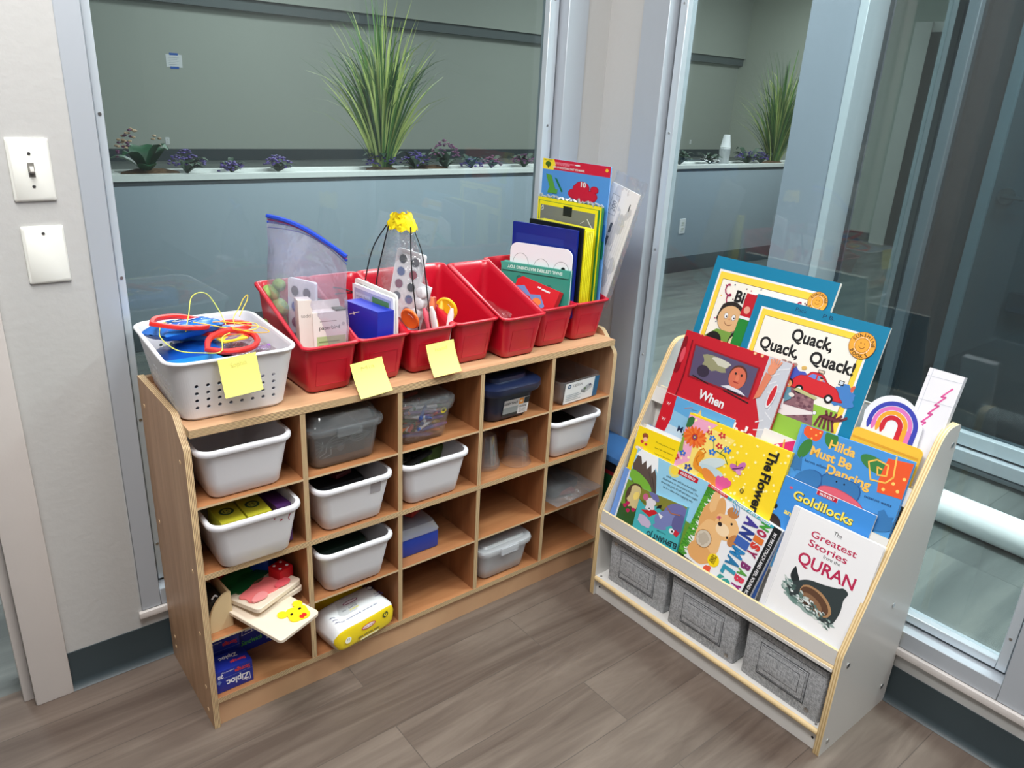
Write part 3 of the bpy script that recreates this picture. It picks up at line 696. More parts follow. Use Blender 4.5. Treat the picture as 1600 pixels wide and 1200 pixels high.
M2 = T(X0+1.5*PIT-.012, .125, ZS1+.0005)
lidded('smoky_storage_box', 'smoky see-through box with domed lid and hook stickers, top row second cubby', M2, .190, .25, .098, SMOKE, SMOKE)
t = small_box('black_cable_bag', M2 @ T(0, .01, .007), .13, .18, .06, c3(34, 36, 38), 'dark folded pouch packed inside the smoky lidded box', 'pouch', None, .01)
a = Art(.07, .05); WH = c3(225, 225, 225)
a.L([(.05, .2), (.2, .45), (.22, .8)], .0022, WH); a.L([(.1, .1), (.32, .25), (.36, .6)], .0022, WH); a.L([(.2, .0), (.5, .1), (.5, .5)], .0022, WH); a.E(.85, .35, .13, c3(150, 152, 154))
a.build('printed_hooks', t, Matrix.Translation((-.06, -.0905, .006)) @ Matrix.Rotation(pi/2, 4, 'X'))
b = MB()
for k in range(5): b.tube(smooth([(-.07, -.102-.0*k, .03+.01*k), (-.02, -.098, .07-.008*k), (.03, -.1, .045+.006*k), (.068, -.098, .06)], 5), .0012, c3(120, 122, 116), 5)
tag(b.build('loose_cords', None, M2), 'thin pale cords looped inside the smoky lidded box', 'cord')

# ---- crayon box (row 1, col 3)
M3 = T(X0+2.5*PIT-.034, .118, ZS1+.0005)
t = thing('crayon_box', 'clear box with grey lid full of crayons in the top row', 'storage box', M3)
tub(MB(), .128, .19, .150, .215, .095, .02, .002, CLR, .003, .01).build('body', t, angle=60)
b = MB(); R = lambda ww, dd, z, r: [(x, y, z) for x, y in rrect(ww, dd, r, 6)]
b.loft([R(.160, .226, .080, .03), R(.170, .236, .098, .035), R(.168, .234, .106, .035), R(.15, .215, .106, .03), R(.146, .21, .112, .03), R(.1, .16, .113, .03)], SMOKE, False); b.build('lid', t)
a = Art(.02, .02); a.E(.5, .5, .42, c3(230, 210, 60)); a.E(.5, .5, .2, c3(90, 80, 30)); a.build('sticker', t, Matrix.Translation((.034, -.1045, .066)) @ Matrix.Rotation(rad(97), 4, 'X'))
CR = [c3(*v) for v in ((190, 70, 60), (226, 120, 60), (230, 190, 50), (60, 90, 160), (40, 70, 110), (190, 60, 140), (120, 80, 60), (70, 120, 70), (226, 226, 222), (110, 60, 120), (240, 130, 90), (40, 44, 60))]
rnd = random.Random(4)
for k in range(64):
    b = MB(); m = CR[k % 12]; L = rnd.uniform(.05, .085); wr = rnd.random() < .35
    b.tube([(-L/2, 0, 0), (L/2-.008, 0, 0), (L/2-.007, 0, 0), (L/2, 0, 0)], [.0045, .0045, .004, .002], m, 8)
    if wr: b.tube([(-L/2+.006, 0, 0), (L/2-.016, 0, 0)], .0048, WHITE, 8, False)
    lv = k//11; M = M3 @ Matrix.Translation((rnd.uniform(-.034, .034), -.078+.02*(k % 3)+(0 if k % 2 else rnd.uniform(0, .12)), .013+lv*.0115)) @ Matrix.Rotation(rnd.uniform(-.9, .9), 4, 'Z') @ Matrix.Rotation(rnd.uniform(-.12, .12), 4, 'Y')
    tag(b.build('crayon', None, M), 'loose wax crayon heaped inside the clear crayon box', 'crayon', 'crayons in the clear box')

# ---- navy lidded bin (row 1, col 4)
NAVY = pm('navy_plastic', (20, 30, 58), .3); M4 = T(X0+3.5*PIT-.012, .118, ZS1+.0005)
t = thing('navy_storage_bin', 'dark navy bin with lid and white product label, top row', 'storage box', M4)
tub(MB(), .140, .20, .165, .235, .098, .03, .003, NAVY, .004, .012).build('body', t, angle=60)
b = MB(); b.loft([R(.196, .262, .082, .05), R(.206, .270, .090, .055), R(.204, .268, .102, .055), R(.18, .245, .108, .045), R(.13, .2, .110, .03), R(.126, .196, .120, .03), R(.11, .18, .121, .03)], NAVY, False); b.build('lid', t)
a = Art(.085, .05); a.R(0, 0, 1, 1, c3(206, 208, 210)); a.R(0, 0, .6, .16, c3(40, 46, 48)); a.R(0, .16, .58, .55, c3(150, 158, 160)); a.X('ESSENTIALS', .28, .78, .007, c3(20, 20, 20), .044, bold=.02)
a.R(.6, .6, .78, .97, c3(236, 150, 50)); a.E(.69, .78, .05, c3(250, 230, 200)); a.R(.8, .6, 1, .97, c3(40, 44, 48)); a.R(.6, 0, 1, .55, c3(236, 236, 238))
for k in range(9): a.R(.62+k*.036, .38, .635+k*.036+.01*(k % 2), .52, BLACK)
for k in range(4): a.R(.64, .08+.07*k, .94, .1+.07*k, c3(120, 120, 120))
a.build('label', t, Matrix.Translation((-.030, -.1038, .012)) @ Matrix.Rotation(rad(101), 4, 'X'))
a = Art(.06, .04); a.R(0, 0, 1, 1, c3(110, 112, 110)); a.R(.6, .2, .95, .8, c3(180, 110, 70)); a.build('lid_label', t, T(-.04, -.02, .1205))

# ---- clear organizer with white cylinder (row 1, col 5)
TIN = clear('grey_acrylic', (240, 234, 230), .05, .08, .03); M5 = T(X0+4.5*PIT-.006, .125, ZS1+.0005, rad(3))
t = thing('clear_organizer_bin', 'clear open acrylic organizer with a white paper label, top right cubby', 'organizer', M5)
tub(MB(), .148, .22, .162, .235, .072, .012, .003, TIN, .001, .004).build('bin', t, angle=60)
a = Art(.138, .064); a.R(0, 0, 1, 1, c3(232, 234, 236)); a.R(.86, 0, 1, 1, c3(40, 98, 140)); a.E(.12, .82, .05, c3(24, 80, 120)); a.E(.12, .82, .022, c3(232, 234, 236)); a.X('DESIGN', .36, .82, .008, c3(50, 54, 60), .036)
a.P([(.48, .5), (.62, .42), (.82, .62), (.68, .72)], c3(170, 174, 178)); a.P([(.48, .5), (.62, .42), (.62, .3), (.5, .38)], c3(130, 134, 136)); a.P([(.62, .42), (.82, .62), (.82, .5), (.62, .3)], c3(200, 200, 200)); a.E(.74, .66, .03, c3(70, 60, 90)); a.E(.6, .52, .03, c3(90, 110, 80))
for k in range(4): a.R(.06, .12+.09*k, .5-.08*(k % 2), .145+.09*k, c3(130, 150, 160))
a.build('label', t, Matrix.Translation((-.066, -.1115, .003)) @ Matrix.Rotation(rad(96.5), 4, 'X'))
b = MB(); b.tube([(0, 0, 0), (.04, .012, .0)], .052, c3(226, 226, 226, .6), 28)
tag(b.build('paper_roll', None, T(X0+4.5*PIT-.082, .16, ZS1+.08, .2)), 'white paper roll standing behind the clear organizer', 'roll')

# ---- glass-clear cups (row 2, col 4)
CUP = clear('clear_cup', (248, 248, 248), .07, .06, .02)
def cup(x, y, label, n=1):
    t = thing('clear_plastic_cup', label, 'cup', T(x, y, ZM+.0005), 'clear plastic cups upside down')
    for k in range(n):
        b = MB(); z = k*.007
        b.loft([[(r*cos(2*pi*i/28), r*sin(2*pi*i/28), zz+z) for i in range(28)] for r, zz in ((.041, .0), (.0425, .001), (.0425, .003), (.040, .004), (.0295, .082), (.028, .085), (.001, .0848))], CUP, False)
        b.build('cup', t)
    return t
cup(.888, .055, 'single clear cup upside down, right one of the two in the second row')
cup(.800, .085, 'nested clear cups upside down beside the divider in the second row', 3)

# ---- blue tool box (row 3, col 3)
t = thing('blue_case', 'blue plastic case with a clear grey lid and red latch, third row', 'case', T(X0+2.5*PIT-.044, .14, ZS3+.0005))
MB().box(-.078, .062, -.105, .11, 0, .052, pm('blue_plastic', (28, 56, 150), .35), .006).build('body', t)
b = MB(); b.loft([R(.142, .218, .052, .01), R(.144, .22, .056, .01), R(.124, .20, .078, .012), R(.08, .15, .079, .012)], clear('case_lid', (220, 226, 230), .05, .30, .1), False, True); b.build('lid', t, T(-.008, .002, 0))
MB().box(.062, .085, .02, .07, .03, .095, c3(206, 30, 30), .004).build('latch', t)
tag(MB().box(-.035, .02, -.05, .0, 0, .016, c3(190, 60, 50), .003).build('red_cloth_bundle', None, T(X0+2.5*PIT-.03, .14, ZS3+.08, .5)), 'small red item on the lid of the blue case', 'bundle')

# ---- clear latch box (row 4, col 4)
M6 = T(X0+3.5*PIT-.006, .120, ZB+.0005)
lidded('frosted_storage_box', 'frosted clear box with snap lid in the bottom row', M6, .188, .25, .098, CLR3, CLR3, None, True, .010)

# ---- zip bag stuff (row 3, col 5)
BAGM = clear('crumpled_bag', (240, 241, 242), .06, .10, .08, (18, .25))
def pillow_bag(nm, label, M, w, d, h, m, seed, cat='bag', parts=()):
    rnd = random.Random(seed); b = MB(); N = 22
    def hz(u, v, s): 
        e = (1-abs(2*u-1)**3)*(1-abs(2*v-1)**3); return s*h/2*e*(1+.25*sin(9*u+seed)*cos(7*v)+rnd.uniform(-.10, .10))
    for s in (1, -1):
        V = [[b.bm.verts.new(((i/N-.5)*w, (j/N-.5)*d, h/2+hz(i/N, j/N, s))) for j in range(N+1)] for i in range(N+1)]; k = b.mi(m)
        for i in range(N):
            for j in range(N): b.bm.faces.new((V[i][j], V[i+1][j], V[i+1][j+1], V[i][j+1])).material_index = k
    return tag(b.build(nm, None, M, angle=25), label, cat)
pillow_bag('clear_plastic_bag', 'crumpled clear zip bag with dark items hanging over the right third-row shelf', T(X0+4.5*PIT+.0, .09, ZS3+.002, .1), .205, .22, .055, BAGM, 3)
small_box('dark_kit', T(X0+4.5*PIT, .12, ZS3+.012, .2), .12, .15, .03, c3(56, 58, 62), 'dark flat kit inside the crumpled clear bag, third row', 'kit', None, .008)
small_box('reddish_cards', T(X0+4.5*PIT+.01, .07, ZS3+.012, -.3), .07, .07, .012, c3(120, 70, 66), 'brownish cards lying inside the crumpled clear bag', 'cards', None, .002)

# ---- wipes (row 4, col 2)
YEL = c3(244, 214, 30, .3); WF = pm('wipe_film', (236, 238, 240), .25)
def wipes(M, label, group, detail=True):
    t = thing('wipes_packet', label, 'wipes', M, group); w, d, h = .168, .100, .074; b = MB(); N = 18
    def P(a, c):   # a across 0..1, c around 0..1 rounded profile
        e = 1-abs(2*a-1)**12*.85; an = 2*pi*c; sx = abs(cos(an))**.4*(1 if cos(an) > 0 else -1); sz = abs(sin(an))**.45*(1 if sin(an) > 0 else -1)
        return ((a-.5)*w, sx*d/2*(e*.25+.75), h/2+sz*h/2*e+.001*sin(30*c+9*a))
    K = 28; V = [[b.bm.verts.new(P(i/N, k/K)) for k in range(K)] for i in range(N+1)]; iy = b.mi(YEL); iw = b.mi(WF)
    for i in range(N):
        for k in range(K):
            f = b.bm.faces.new((V[i][k], V[i+1][k], V[i+1][(k+1) % K], V[i][(k+1) % K])); c = (k+.5)/K
            f.material_index = iy if .425 < c < .66 else iw
    for i in (0, N):
        b.bm.faces.new(V[i]).material_index = iw
    b.build('film', t, angle=60)
    if detail:
        BL = c3(60, 70, 130); RD = c3(196, 40, 60)
        a = Art(.15, .055); a.E(.52, .62, .13, RD, .045, .0); a.E(.52, .62, .115, c3(255, 240, 240), .032, 0); a.X('little ones', .52, .62, .006, RD, .03); a.X('ultra soft baby wipes', .52, .28, .0055, c3(60, 60, 60), .06, bold=.02); a.R(.36, .1, .7, .17, c3(250, 244, 190))
        a.E(.14, .45, .055, c3(250, 250, 240)); a.X('72', .14, .48, .006, c3(60, 60, 60)); a.E(.84, .7, .05, c3(40, 60, 40)); a.E(.84, .7, .035, c3(240, 214, 40)); a.L([(.81, .6), (.87, .85)], .002, c3(40, 60, 40))
        a.build('front_print', t, Matrix.Translation((-.075, -.0512, .009)) @ Matrix.Rotation(pi/2, 4, 'X'))
        a = Art(.16, .085); a.P([(.2, .35), (.24, .85), (.74, .85), (.8, .35), (.72, .28), (.26, .28)], c3(206, 208, 210)); a.E(.5, .68, .13, c3(130, 40, 90), .035); a.E(.5, .68, .11, c3(230, 220, 226), .022); a.X('ultra soft baby wipes', .5, .48, .006, c3(70, 80, 90), .07); a.R(.38, .36, .62, .40, c3(226, 220, 120))
        a.X('for newborns & sensitive skin', .45, .13, .005, BL, .10); a.E(.9, .8, .05, BL); a.E(.9, .8, .035, c3(240, 240, 244)); a.X('70% more', .9, .5, .007, BL, .02); a.X('cleansing', .9, .4, .006, BL, .022)
        for k in range(3): a.A(.08, .1+.12*k, .05, .058, .4, 1.9, BL, 6)
        a.build('top_print', t, T(-.08, -.043, .0735))
    return t
wipes(T(.366, .032, ZB+.001, rad(9)) @ Matrix.Scale(1.08, 4), 'yellow and white baby wipes packet lying in front in the bottom cubby', 'baby wipes packets')
wipes(T(.352, .155, ZB+.001, rad(4)) @ Matrix.Scale(1.15, 4, (0, 0, 1)), 'second yellow wipes packet partly hidden behind the front one', 'baby wipes packets', False)

# ---- puzzles and dice (row 3, col 1)
PZ = pm('puzzle_wood', (226, 210, 190), .5)
def plate(nm, label, cat, M, w, d, h, m, group=None):
    t = thing(nm, label, cat, M, group); b = MB(); b.loft([[(x, y, z) for x, y in rrect(w-e, d-e, .01)] for z, e in ((0, .002), (.001, 0), (h-.001, 0), (h, .002))], m); b.build('board', t); return t
z3 = ZS3+.0005
t = plate('puzzle_board', 'wooden puzzle board with green tree and pink pieces, angled in the left cubby', 'puzzle', T(.124, .098, z3+.042, rad(-66), 0, rad(-3)), .225, .135, .011, PZ, 'wooden puzzle boards')
b = MB()
def piece(b, pts, z0, z1, m): b.prism(pts, 2, z0, z1, m)
def wavy(cx, cy, rx, ry, n, amp, k, ph=0): return [(cx+rx*cos(2*pi*i/n)*(1+amp*sin(k*2*pi*i/n+ph)), cy+ry*sin(2*pi*i/n)*(1+amp*sin(k*2*pi*i/n+ph))) for i in range(n)]
for (cx, cy, rx, ry, am, k, col) in ((-.092, .0, .018, .035, .1, 5, c3(210, 160, 60)), (-.065, .005, .022, .045, .12, 5, c3(190, 60, 40)), (-.028, 0, .026, .060, .12, 7, c3(30, 120, 60)), (.012, .0, .026, .060, .14, 7, c3(20, 84, 44)), (.062, -.004, .030, .056, .12, 5, c3(236, 120, 120))):
    piece(b, wavy(cx, cy, rx, ry, 40, am, k), .0112, .0145, col)
piece(b, wavy(.09, .03, .012, .02, 24, .1, 3), .0145, .018, c3(226, 90, 100)); piece(b, wavy(.085, -.035, .012, .02, 24, .1, 3), .0145, .018, c3(240, 150, 150))
b.build('puzzle_pieces', t)
t = plate('puzzle_board', 'pale puzzle board with a yellow giraffe face sticking out over the cubby edge', 'puzzle', T(.135, .005, z3+.026, rad(-68), 0, rad(4)), .215, .118, .009, PZ, 'wooden puzzle boards')
b = MB(); YG = c3(246, 220, 30)
piece(b, wavy(.075, .024, .024, .026, 32, .10, 4), .009, .0125, YG); piece(b, wavy(.052, .046, .011, .011, 20, 0, 1), .009, .0122, YG); piece(b, wavy(.052, .0, .011, .011, 20, 0, 1), .009, .0122, YG)
for x, y in ((.068, .036), (.068, .012)): piece(b, wavy(x, y, .003, .004, 12, 0, 1), .0125, .0132, BLACK)
for x, y in ((.09, .028), (.09, .020)): piece(b, wavy(x, y, .006, .005, 14, 0, 1), .0125, .0134, c3(210, 40, 30))
b.build('puzzle_pieces', t)
t = plate('puzzle_board', 'blank pale wooden board under the red die', 'puzzle', T(.173, .085, z3+.030, rad(-74), 0, 0), .16, .078, .012, PZ, 'wooden puzzle boards')
def die(M, s, m, label):
    t = thing('foam_die', label, 'die', M, 'foam dice'); cu = MB().box(-s/2, s/2, -s/2, s/2, 0, s, m, .004).build('cube', t)
    b = MB()
    def pip(p, n):
        Mx = Matrix.Translation(p) @ Vector(n).to_track_quat('Z', 'Y').to_matrix().to_4x4(); q = bmesh.ops.create_uvsphere(b.bm, u_segments=10, v_segments=6, radius=.0038, matrix=Mx @ Matrix.Diagonal((1, 1, .45, 1)))
    o = s*.25
    for x in (-o, o):
        for y in (-o, o): pip((x, y, s), (0, 0, 1))
    b.mi(WHITE); b.build('pips', cu)
die(T(.199, .065, z3+.0435, .35), .040, c3(196, 24, 36), 'red foam die with white dots on the pale puzzle board')
die(T(.182, .13, z3+.043, .8), .046, c3(24, 70, 180), 'blue foam die just behind the red one')
# wooden holder with curved front, dark beads inside
t = thing('wooden_crescent_box', 'small pale wooden box with a curved cut-out standing left of the puzzles', 'box', T(.070, .026, z3, rad(4)))
MW = pm('pale_wood', (206, 180, 138), .5)
cut = [(-.050, 0), (0, 0), (0, .088), (-.010, .088)]+[(-.010-.040*sin(a), .088-.064*(1-cos(a))**.8) for a in [k*pi/2/8 for k in range(1, 9)]]
MB().prism(cut, 1, 0, .006, MW).build('front', t)
MB().box(-.006, 0, .0061, .10, 0, .088, MW, .001).build('side', t); MB().box(-.05, -.0061, .0061, .10, 0, .005, MW).build('base', t)
MB().box(-.044, -.010, .012, .095, .0051, .070, c3(36, 34, 30), .008).build('dark_filling', t)
MB().tube(smooth([(-.034, .02, .072), (-.028, .018, .08), (-.022, .02, .074)], 5), .0022, WHITE, 6).build('white_loop', t)

# ---- zipper-bag cartons (row 4, col 1)
ZBL = c3(26, 44, 150); WT = c3(240, 240, 244); RT = c3(220, 60, 50)
def zbox(M, sx, sy, sz, label, kind, flip, top=True):
    t = thing('zipper_bag_carton', label, 'box', M, 'blue zipper bag cartons')
    MB().box(-sx/2, sx/2, -sy/2, sy/2, 0, sz, ZBL, .0012).build('carton', t); a = Art(sx, sz)
    r = pi if flip else 0; f = (lambda u, v: (1-u, 1-v)) if flip else (lambda u, v: (u, v))
    if kind == 'Storage':
        a.X('Ziploc', *f(.42, .66), .017, WT, sx*.62, r, .03); a.L([f(.1, .52), f(.08, .85), f(.22, .85)], .0012, WT); a.L([f(.1, .52), f(.75, .52)], .0008, WT)
        a.P([f(.86, .5), f(.93, .62), f(.99, .5), f(.93, .38)], c3(110, 130, 190)); a.L([f(0, .36), f(1, .36)], .0008, c3(120, 130, 190))
        a.X('Storage', *f(.28, .24), .011, RT, sx*.42, r, .03); a.X('20', *f(.88, .26), .009, WT, None, r, .03); a.X('medium bags', *f(.68, .12), .004, WT, sx*.35, r)
    else:
        a.P([(.18, .98), (.14, .55), (.58, .62), (.6, .98)], ZBL); a.L([(.18, .98), (.14, .58), (.6, .64)], .0014, WT); a.X('Ziploc', .38, .80, .020, WT, sx*.36, rad(0), .03); a.X('Sandwich', .32, .32, .014, c3(90, 190, 60), sx*.42, 0, .01, shear=.3); a.X('100', .84, .34, .013, WT, sx*.2, 0, .03); a.R(.62, .14, .96, .18, c3(190, 200, 230))
    a.build('front_print', t, Matrix.Translation((-sx/2, -sy/2, 0)) @ Matrix.Rotation(pi/2, 4, 'X'))
    if top and kind == 'Storage':
        a = Art(sx, sy); a.X('Storage', .68, .30, .009, RT, sx*.42, r, .03); a.X('Ziploc', .5, .68, .012, WT, sx*.5, pi, .03); a.build('top_print', t, T(-sx/2, -sy/2, sz))
    return t
zbox(T(.058, .040, ZB+.0005, rad(0)), .082, .055, .058, 'front blue carton with upside-down white lettering on the bottom shelf', 'Storage', True)
zbox(T(.055, .105, ZB+.0005, rad(0)), .080, .055, .094, 'blue carton with red wording standing behind the front carton', 'Storage', True, False)
zbox(T(.155, .150, ZB+.0005, rad(3)), .125, .07, .085, 'wide blue sandwich bag carton with the number 100, at the back of the bottom cubby', 'Sandwich', False)

# ================================================================== things on top of the shelf
ZS = ZT_+.0006
# ---- perforated white basket
BKM = pm('basket_white', (228, 228, 232), .4)
MBK = T(.126, .166, ZS, rad(-3)) @ Matrix.Diagonal((1.05, 1.03, 1.03, 1))
b = MB(); tub(b, .200, .258, .236, .300, .128, .03, .003, BKM, .006, .006, nc=12)
bk = b.build('perforated_basket', None, MBK, angle=50)
cb = MB()
def hole(p, ax, r=.0036, ln=.03):
    M = Matrix.Translation(p) @ (Matrix.Rotation(pi/2, 4, 'X') if ax == 'y' else Matrix.Rotation(pi/2, 4, 'Y'))
    bmesh.ops.create_cone(cb.bm, cap_ends=True, segments=12, radius1=r, radius2=r, depth=ln, matrix=M)
for k in range(8):
    for j in range(4):
        x = -.072+k*.0205; z = .028+j*.0155
        hole((x, -.139, z), 'y'); hole((x, .139, z), 'y')
for k in range(11):
    for j in range(4):
        y = -.10+k*.02; z = .028+j*.0155
        hole((-.111, y, z), 'x'); hole((.111, y, z), 'x')
for s in (1, -1):
    q = [(-.045, .121), (.045, .121), (.034, .103), (-.034, .103)]
    A = [cb.bm.verts.new((x, s*.128, z)) for x, z in q]; B = [cb.bm.verts.new((x, s*.1465, z)) for x, z in q]
    cb.bm.faces.new(A); cb.bm.faces.new(B[::-1])
    for k in range(4): cb.bm.faces.new((A[k], B[k], B[(k+1) % 4], A[(k+1) % 4]))
cb.mi(BKM); cut = cb.build('cutter', None, MBK)
md = bk.modifiers.new('holes', 'BOOLEAN'); md.operation = 'DIFFERENCE'; md.solver = 'EXACT'; md.object = cut; md.use_self = True
dg = bpy.context.evaluated_depsgraph_get(); me2 = bpy.data.meshes.new_from_object(bk.evaluated_get(dg)); bk.modifiers.clear(); old = bk.data; bk.data = me2
bpy.data.objects.remove(cut)
for p in bk.data.polygons: p.use_smooth = False
tag(bk, 'white perforated plastic basket with a yellow note, at the left end of the shelf top', 'basket')
BLU = (c3(36, 110, 200, .25), c3(20, 80, 170, .25), c3(70, 150, 226, .25))
def packet(M, w, d, h, m, label, nm='wipes_pouch', seed=2, art=None):
    rnd = random.Random(seed); t = thing(nm, label, 'pouch', M, 'blue pouches in the basket'); b = MB(); N = 16
    for s in (1, -1):
        V = [[b.bm.verts.new(((i/N-.5)*w, (j/N-.5)*d, h/2+s*h/2*((1-abs(2*i/N-1)**4)*(1-abs(2*j/N-1)**4))**.6+.0015*sin(7*i/N*3+seed)*sin(j*.9)*s)) for j in range(N+1)] for i in range(N+1)]; k = b.mi(m)
        for i in range(N):
            for j in range(N): b.bm.faces.new((V[i][j], V[i+1][j], V[i+1][j+1], V[i][j+1])).material_index = k
    b.build('film', t, angle=50)
    if art: art(t)
    return t
def art1(t):
    a = Art(.13, .085); a.E(.55, .5, .2, c3(240, 244, 246), .13); a.E(.55, .5, .17, c3(40, 120, 200), .10); a.X('wipe', .55, .5, .014, c3(240, 244, 246), .035, bold=.02); a.R(.12, .6, .3, .72, c3(220, 230, 90)); a.R(.1, .3, .26, .38, c3(240, 244, 246)); a.X('60', .18, .5, .012, c3(240, 244, 246))
    for k in range(5): a.L([(.05+.2*k, .05), (.12+.19*k, .12), (.2+.18*k, .06)], .002, c3(200, 224, 240))
    a.build('print', t, T(-.065, -.0425, .0345))
packet(MBK @ T(-.040, .060, .112, rad(20)) @ Matrix.Rotation(rad(-8), 4, 'X'), .135, .100, .034, BLU[0], 'crinkly blue pouch on top in the white basket', seed=2, art=art1)
packet(MBK @ T(-.025, .035, .064, rad(10)), .135, .12, .034, BLU[1], 'second blue pouch lying under the top one in the basket', seed=5)
packet(MBK @ T(.0, .10, .092, rad(-30)), .12, .09, .022, BLU[2], 'light blue pouch in the middle of the basket, beneath the red frames', seed=8)
t = thing('blue_carton', 'flat blue carton with white lettering at the front of the basket', 'box', MBK @ T(-.036, -.078, .076, rad(3)))
MB().box(-.06, .06, -.05, .05, 0, .02, c3(30, 130, 200), .002).build('carton', t)
a = Art(.12, .10); a.E(.5, .0, .5, c3(240, 244, 246), .12); a.R(.2, .06, .75, .10, c3(30, 100, 180)); a.R(.3, .13, .68, .16, c3(30, 100, 180)); a.R(.5, .5, .9, .54, c3(210, 230, 240)); a.R(.55, .6, .85, .64, c3(210, 230, 240)); a.build('print', t, T(-.06, -.05, .0202))
tag(MB().box(-.085, .085, -.11, .11, 0, .058, c3(90, 90, 100), .01).build('grey_pouch', None, MBK @ T(0, 0, .0075)), 'grey pouch filling the bottom of the white basket', 'pouch')
tag(MB().box(-.045, .045, -.05, .05, 0, .028, c3(96, 40, 70), .006).build('maroon_case', None, MBK @ T(.035, -.03, .068, .3)), 'dark maroon case lying under the red loops in the basket', 'case')
REDP = c3(222, 46, 40, .3)
def loopring(M, label, rx=.052, ry=.028, s=0):
    pts = smooth([(-rx, -ry*.2, 0), (-rx*.55, ry*.75, 0), (rx*.3, ry, .002), (rx, ry*.5, 0), (rx*1.02, -ry*.4, .0), (rx*.5, -ry*.95, 0), (-rx*.4, -ry*.8, .0), (-rx, -ry*.2, 0)], 5)
    b = MB(); n = len(pts); c = Vector((0, 0, 0)); R = []
    for i, p in enumerate(pts[:-1]):
        q = Vector((p.x, p.y, 0)); d = q.normalized()*.0055
        R.append([p-d+Vector((0, 0, -.004)), p+d+Vector((0, 0, -.004)), p+d*1.1+Vector((0, 0, .001)), p+d*.7+Vector((0, 0, .004)), p-d*.7+Vector((0, 0, .004)), p-d*1.1+Vector((0, 0, .001))])
    R.append(R[0]); b.loft(R, REDP, False, False); bmesh.ops.remove_doubles(b.bm, verts=b.bm.verts, dist=1e-6)
    return tag(b.build('lacing_frame', None, M), label, 'toy', 'red plastic lacing frames')
loopring(MBK @ T(-.055, .030, .152, rad(22)) @ Matrix.Rotation(rad(12), 4, 'Y') @ Matrix.Rotation(rad(10), 4, 'X'), 'red plastic loop lying on the top blue pouch in the basket', .062, .030)
loopring(MBK @ T(.018, -.055, .125, rad(15)) @ Matrix.Rotation(rad(22), 4, 'X'), 'red plastic loop at the front of the basket, above the yellow note', .052, .032)
loopring(MBK @ T(.045, .075, .118, rad(-10)) @ Matrix.Rotation(rad(5), 4, 'X'), 'red plastic loop at the back right of the basket', .045, .020)
loopring(MBK @ T(.03, .03, .117, rad(-35)) @ Matrix.Rotation(rad(-5), 4, 'X'), 'red plastic loop in the centre of the basket, under the yellow strings', .046, .02)
YS = (c3(236, 206, 70), c3(206, 210, 90), c3(245, 180, 50))
def string(pts, m, label, r=.0011): tag(MB().tube([MBK @ p for p in smooth(pts, 8)], r, m, 6).build('yellow_string'), label, 'string', 'yellow strings in the basket')
string([(-.05, .0, .14), (-.035, .03, .165), (-.018, .06, .195), (.012, .07, .195), (.03, .05, .16), (.035, .03, .135)], YS[1], 'greenish yellow string arching highest over the basket')
string([(-.09, .03, .147), (-.10, -.02, .14), (-.085, -.08, .13), (-.05, -.125, .133), (-.02, -.13, .133), (.0, -.07, .14), (.02, -.05, .142)], YS[1], 'pale string trailing along the front left rim of the basket')
string([(.03, .05, .135), (.06, .02, .14), (.085, .0, .14), (.08, -.03, .138), (.05, -.04, .14), (.02, -.01, .142), (-.01, .01, .148), (-.03, .02, .152)], YS[0], 'golden string coiled round the centre of the basket')
string([(.0, .045, .14), (.03, .02, .145), (.07, -.01, .14), (.09, -.02, .137), (.1, -.04, .13), (.06, -.05, .138), (.03, -.02, .145)], YS[2], 'orange-yellow string crossing the red loops')
string([(.05, .02, .135), (.06, .06, .14), (.085, .10, .15), (.10, .12, .162), (.112, .128, .168), (.108, .12, .158), (.09, .09, .15), (.075, .07, .138)], YS[0], 'yellow string end looped over the back right rim of the basket')
t = thing('bead_label_card', 'yellow card with purple wording tucked under the front red loop', 'card', MBK @ T(.028, -.035, .123, rad(12)))
MB().box(-.026, .026, -.016, .016, 0, .004, c3(246, 206, 50), .001).build('card', t); a = Art(.052, .032); a.P([(.1, .3), (.5, .9), (.92, .55), (.5, .15)], c3(90, 70, 150)); [a.L([(.3, .4+.1*j), (.7, .45+.1*j)], .001, c3(250, 220, 60)) for j in range(3)]; a.build('print', t, T(-.026, -.016, .004))
tag(MB().tube([(-.03, 0, 0), (.03, .004, 0)], .006, c3(160, 100, 200), 10).build('purple_marker', None, MBK @ T(.075, -.035, .094, .2)), 'short purple marker at the right side of the basket', 'marker')
pillow_bag('clear_bead_bag', 'clear bag at the back right inside the white basket', MBK @ T(.055, .02, .078, .2), .09, .17, .03, clear('pink_bag', (240, 220, 226), .1, .15, .1, (60, .6)), 6)

# ---- sticky notes
NOTE = pm('note_yellow', (246, 240, 130), .6)
def note(M, s, curl, label, scrib, side=0.):
    b = MB(); N = 10; V = []
    for i in range(N+1):
        v = i/N; row = []
        for j in range(5):
            u = j/4; row.append(b.bm.verts.new(((u-.5)*s+side*(1-v)*.0, (v-1)*s, curl*(1-v)**2*s+.0006+.002*sin(pi*u)*(1-v))))
        V.append(row)
    k = b.mi(NOTE)
    for i in range(N):
        for j in range(4): b.bm.faces.new((V[i][j], V[i][j+1], V[i+1][j+1], V[i+1][j])).material_index = k
    t = thing('sticky_note', label, 'sticky note', M, 'yellow sticky notes on the bins'); o = b.build('paper', t)
    a = Art(s*.8, s*.3); a.X(scrib, .5, .5, .010, c3(212, 206, 118), s*.42, rad(3), -.014); o2 = a.build('pencil_writing', t, Matrix.Translation((-s*.4, -s*.34, curl*.1*s*.12+.0022)))
    return t
note(basis((.118, .0045, .8665), (1, .02, .05), (.02, .12, 1)), .076, .10, 'yellow sticky note hanging on the front of the white basket', 'Sophia')

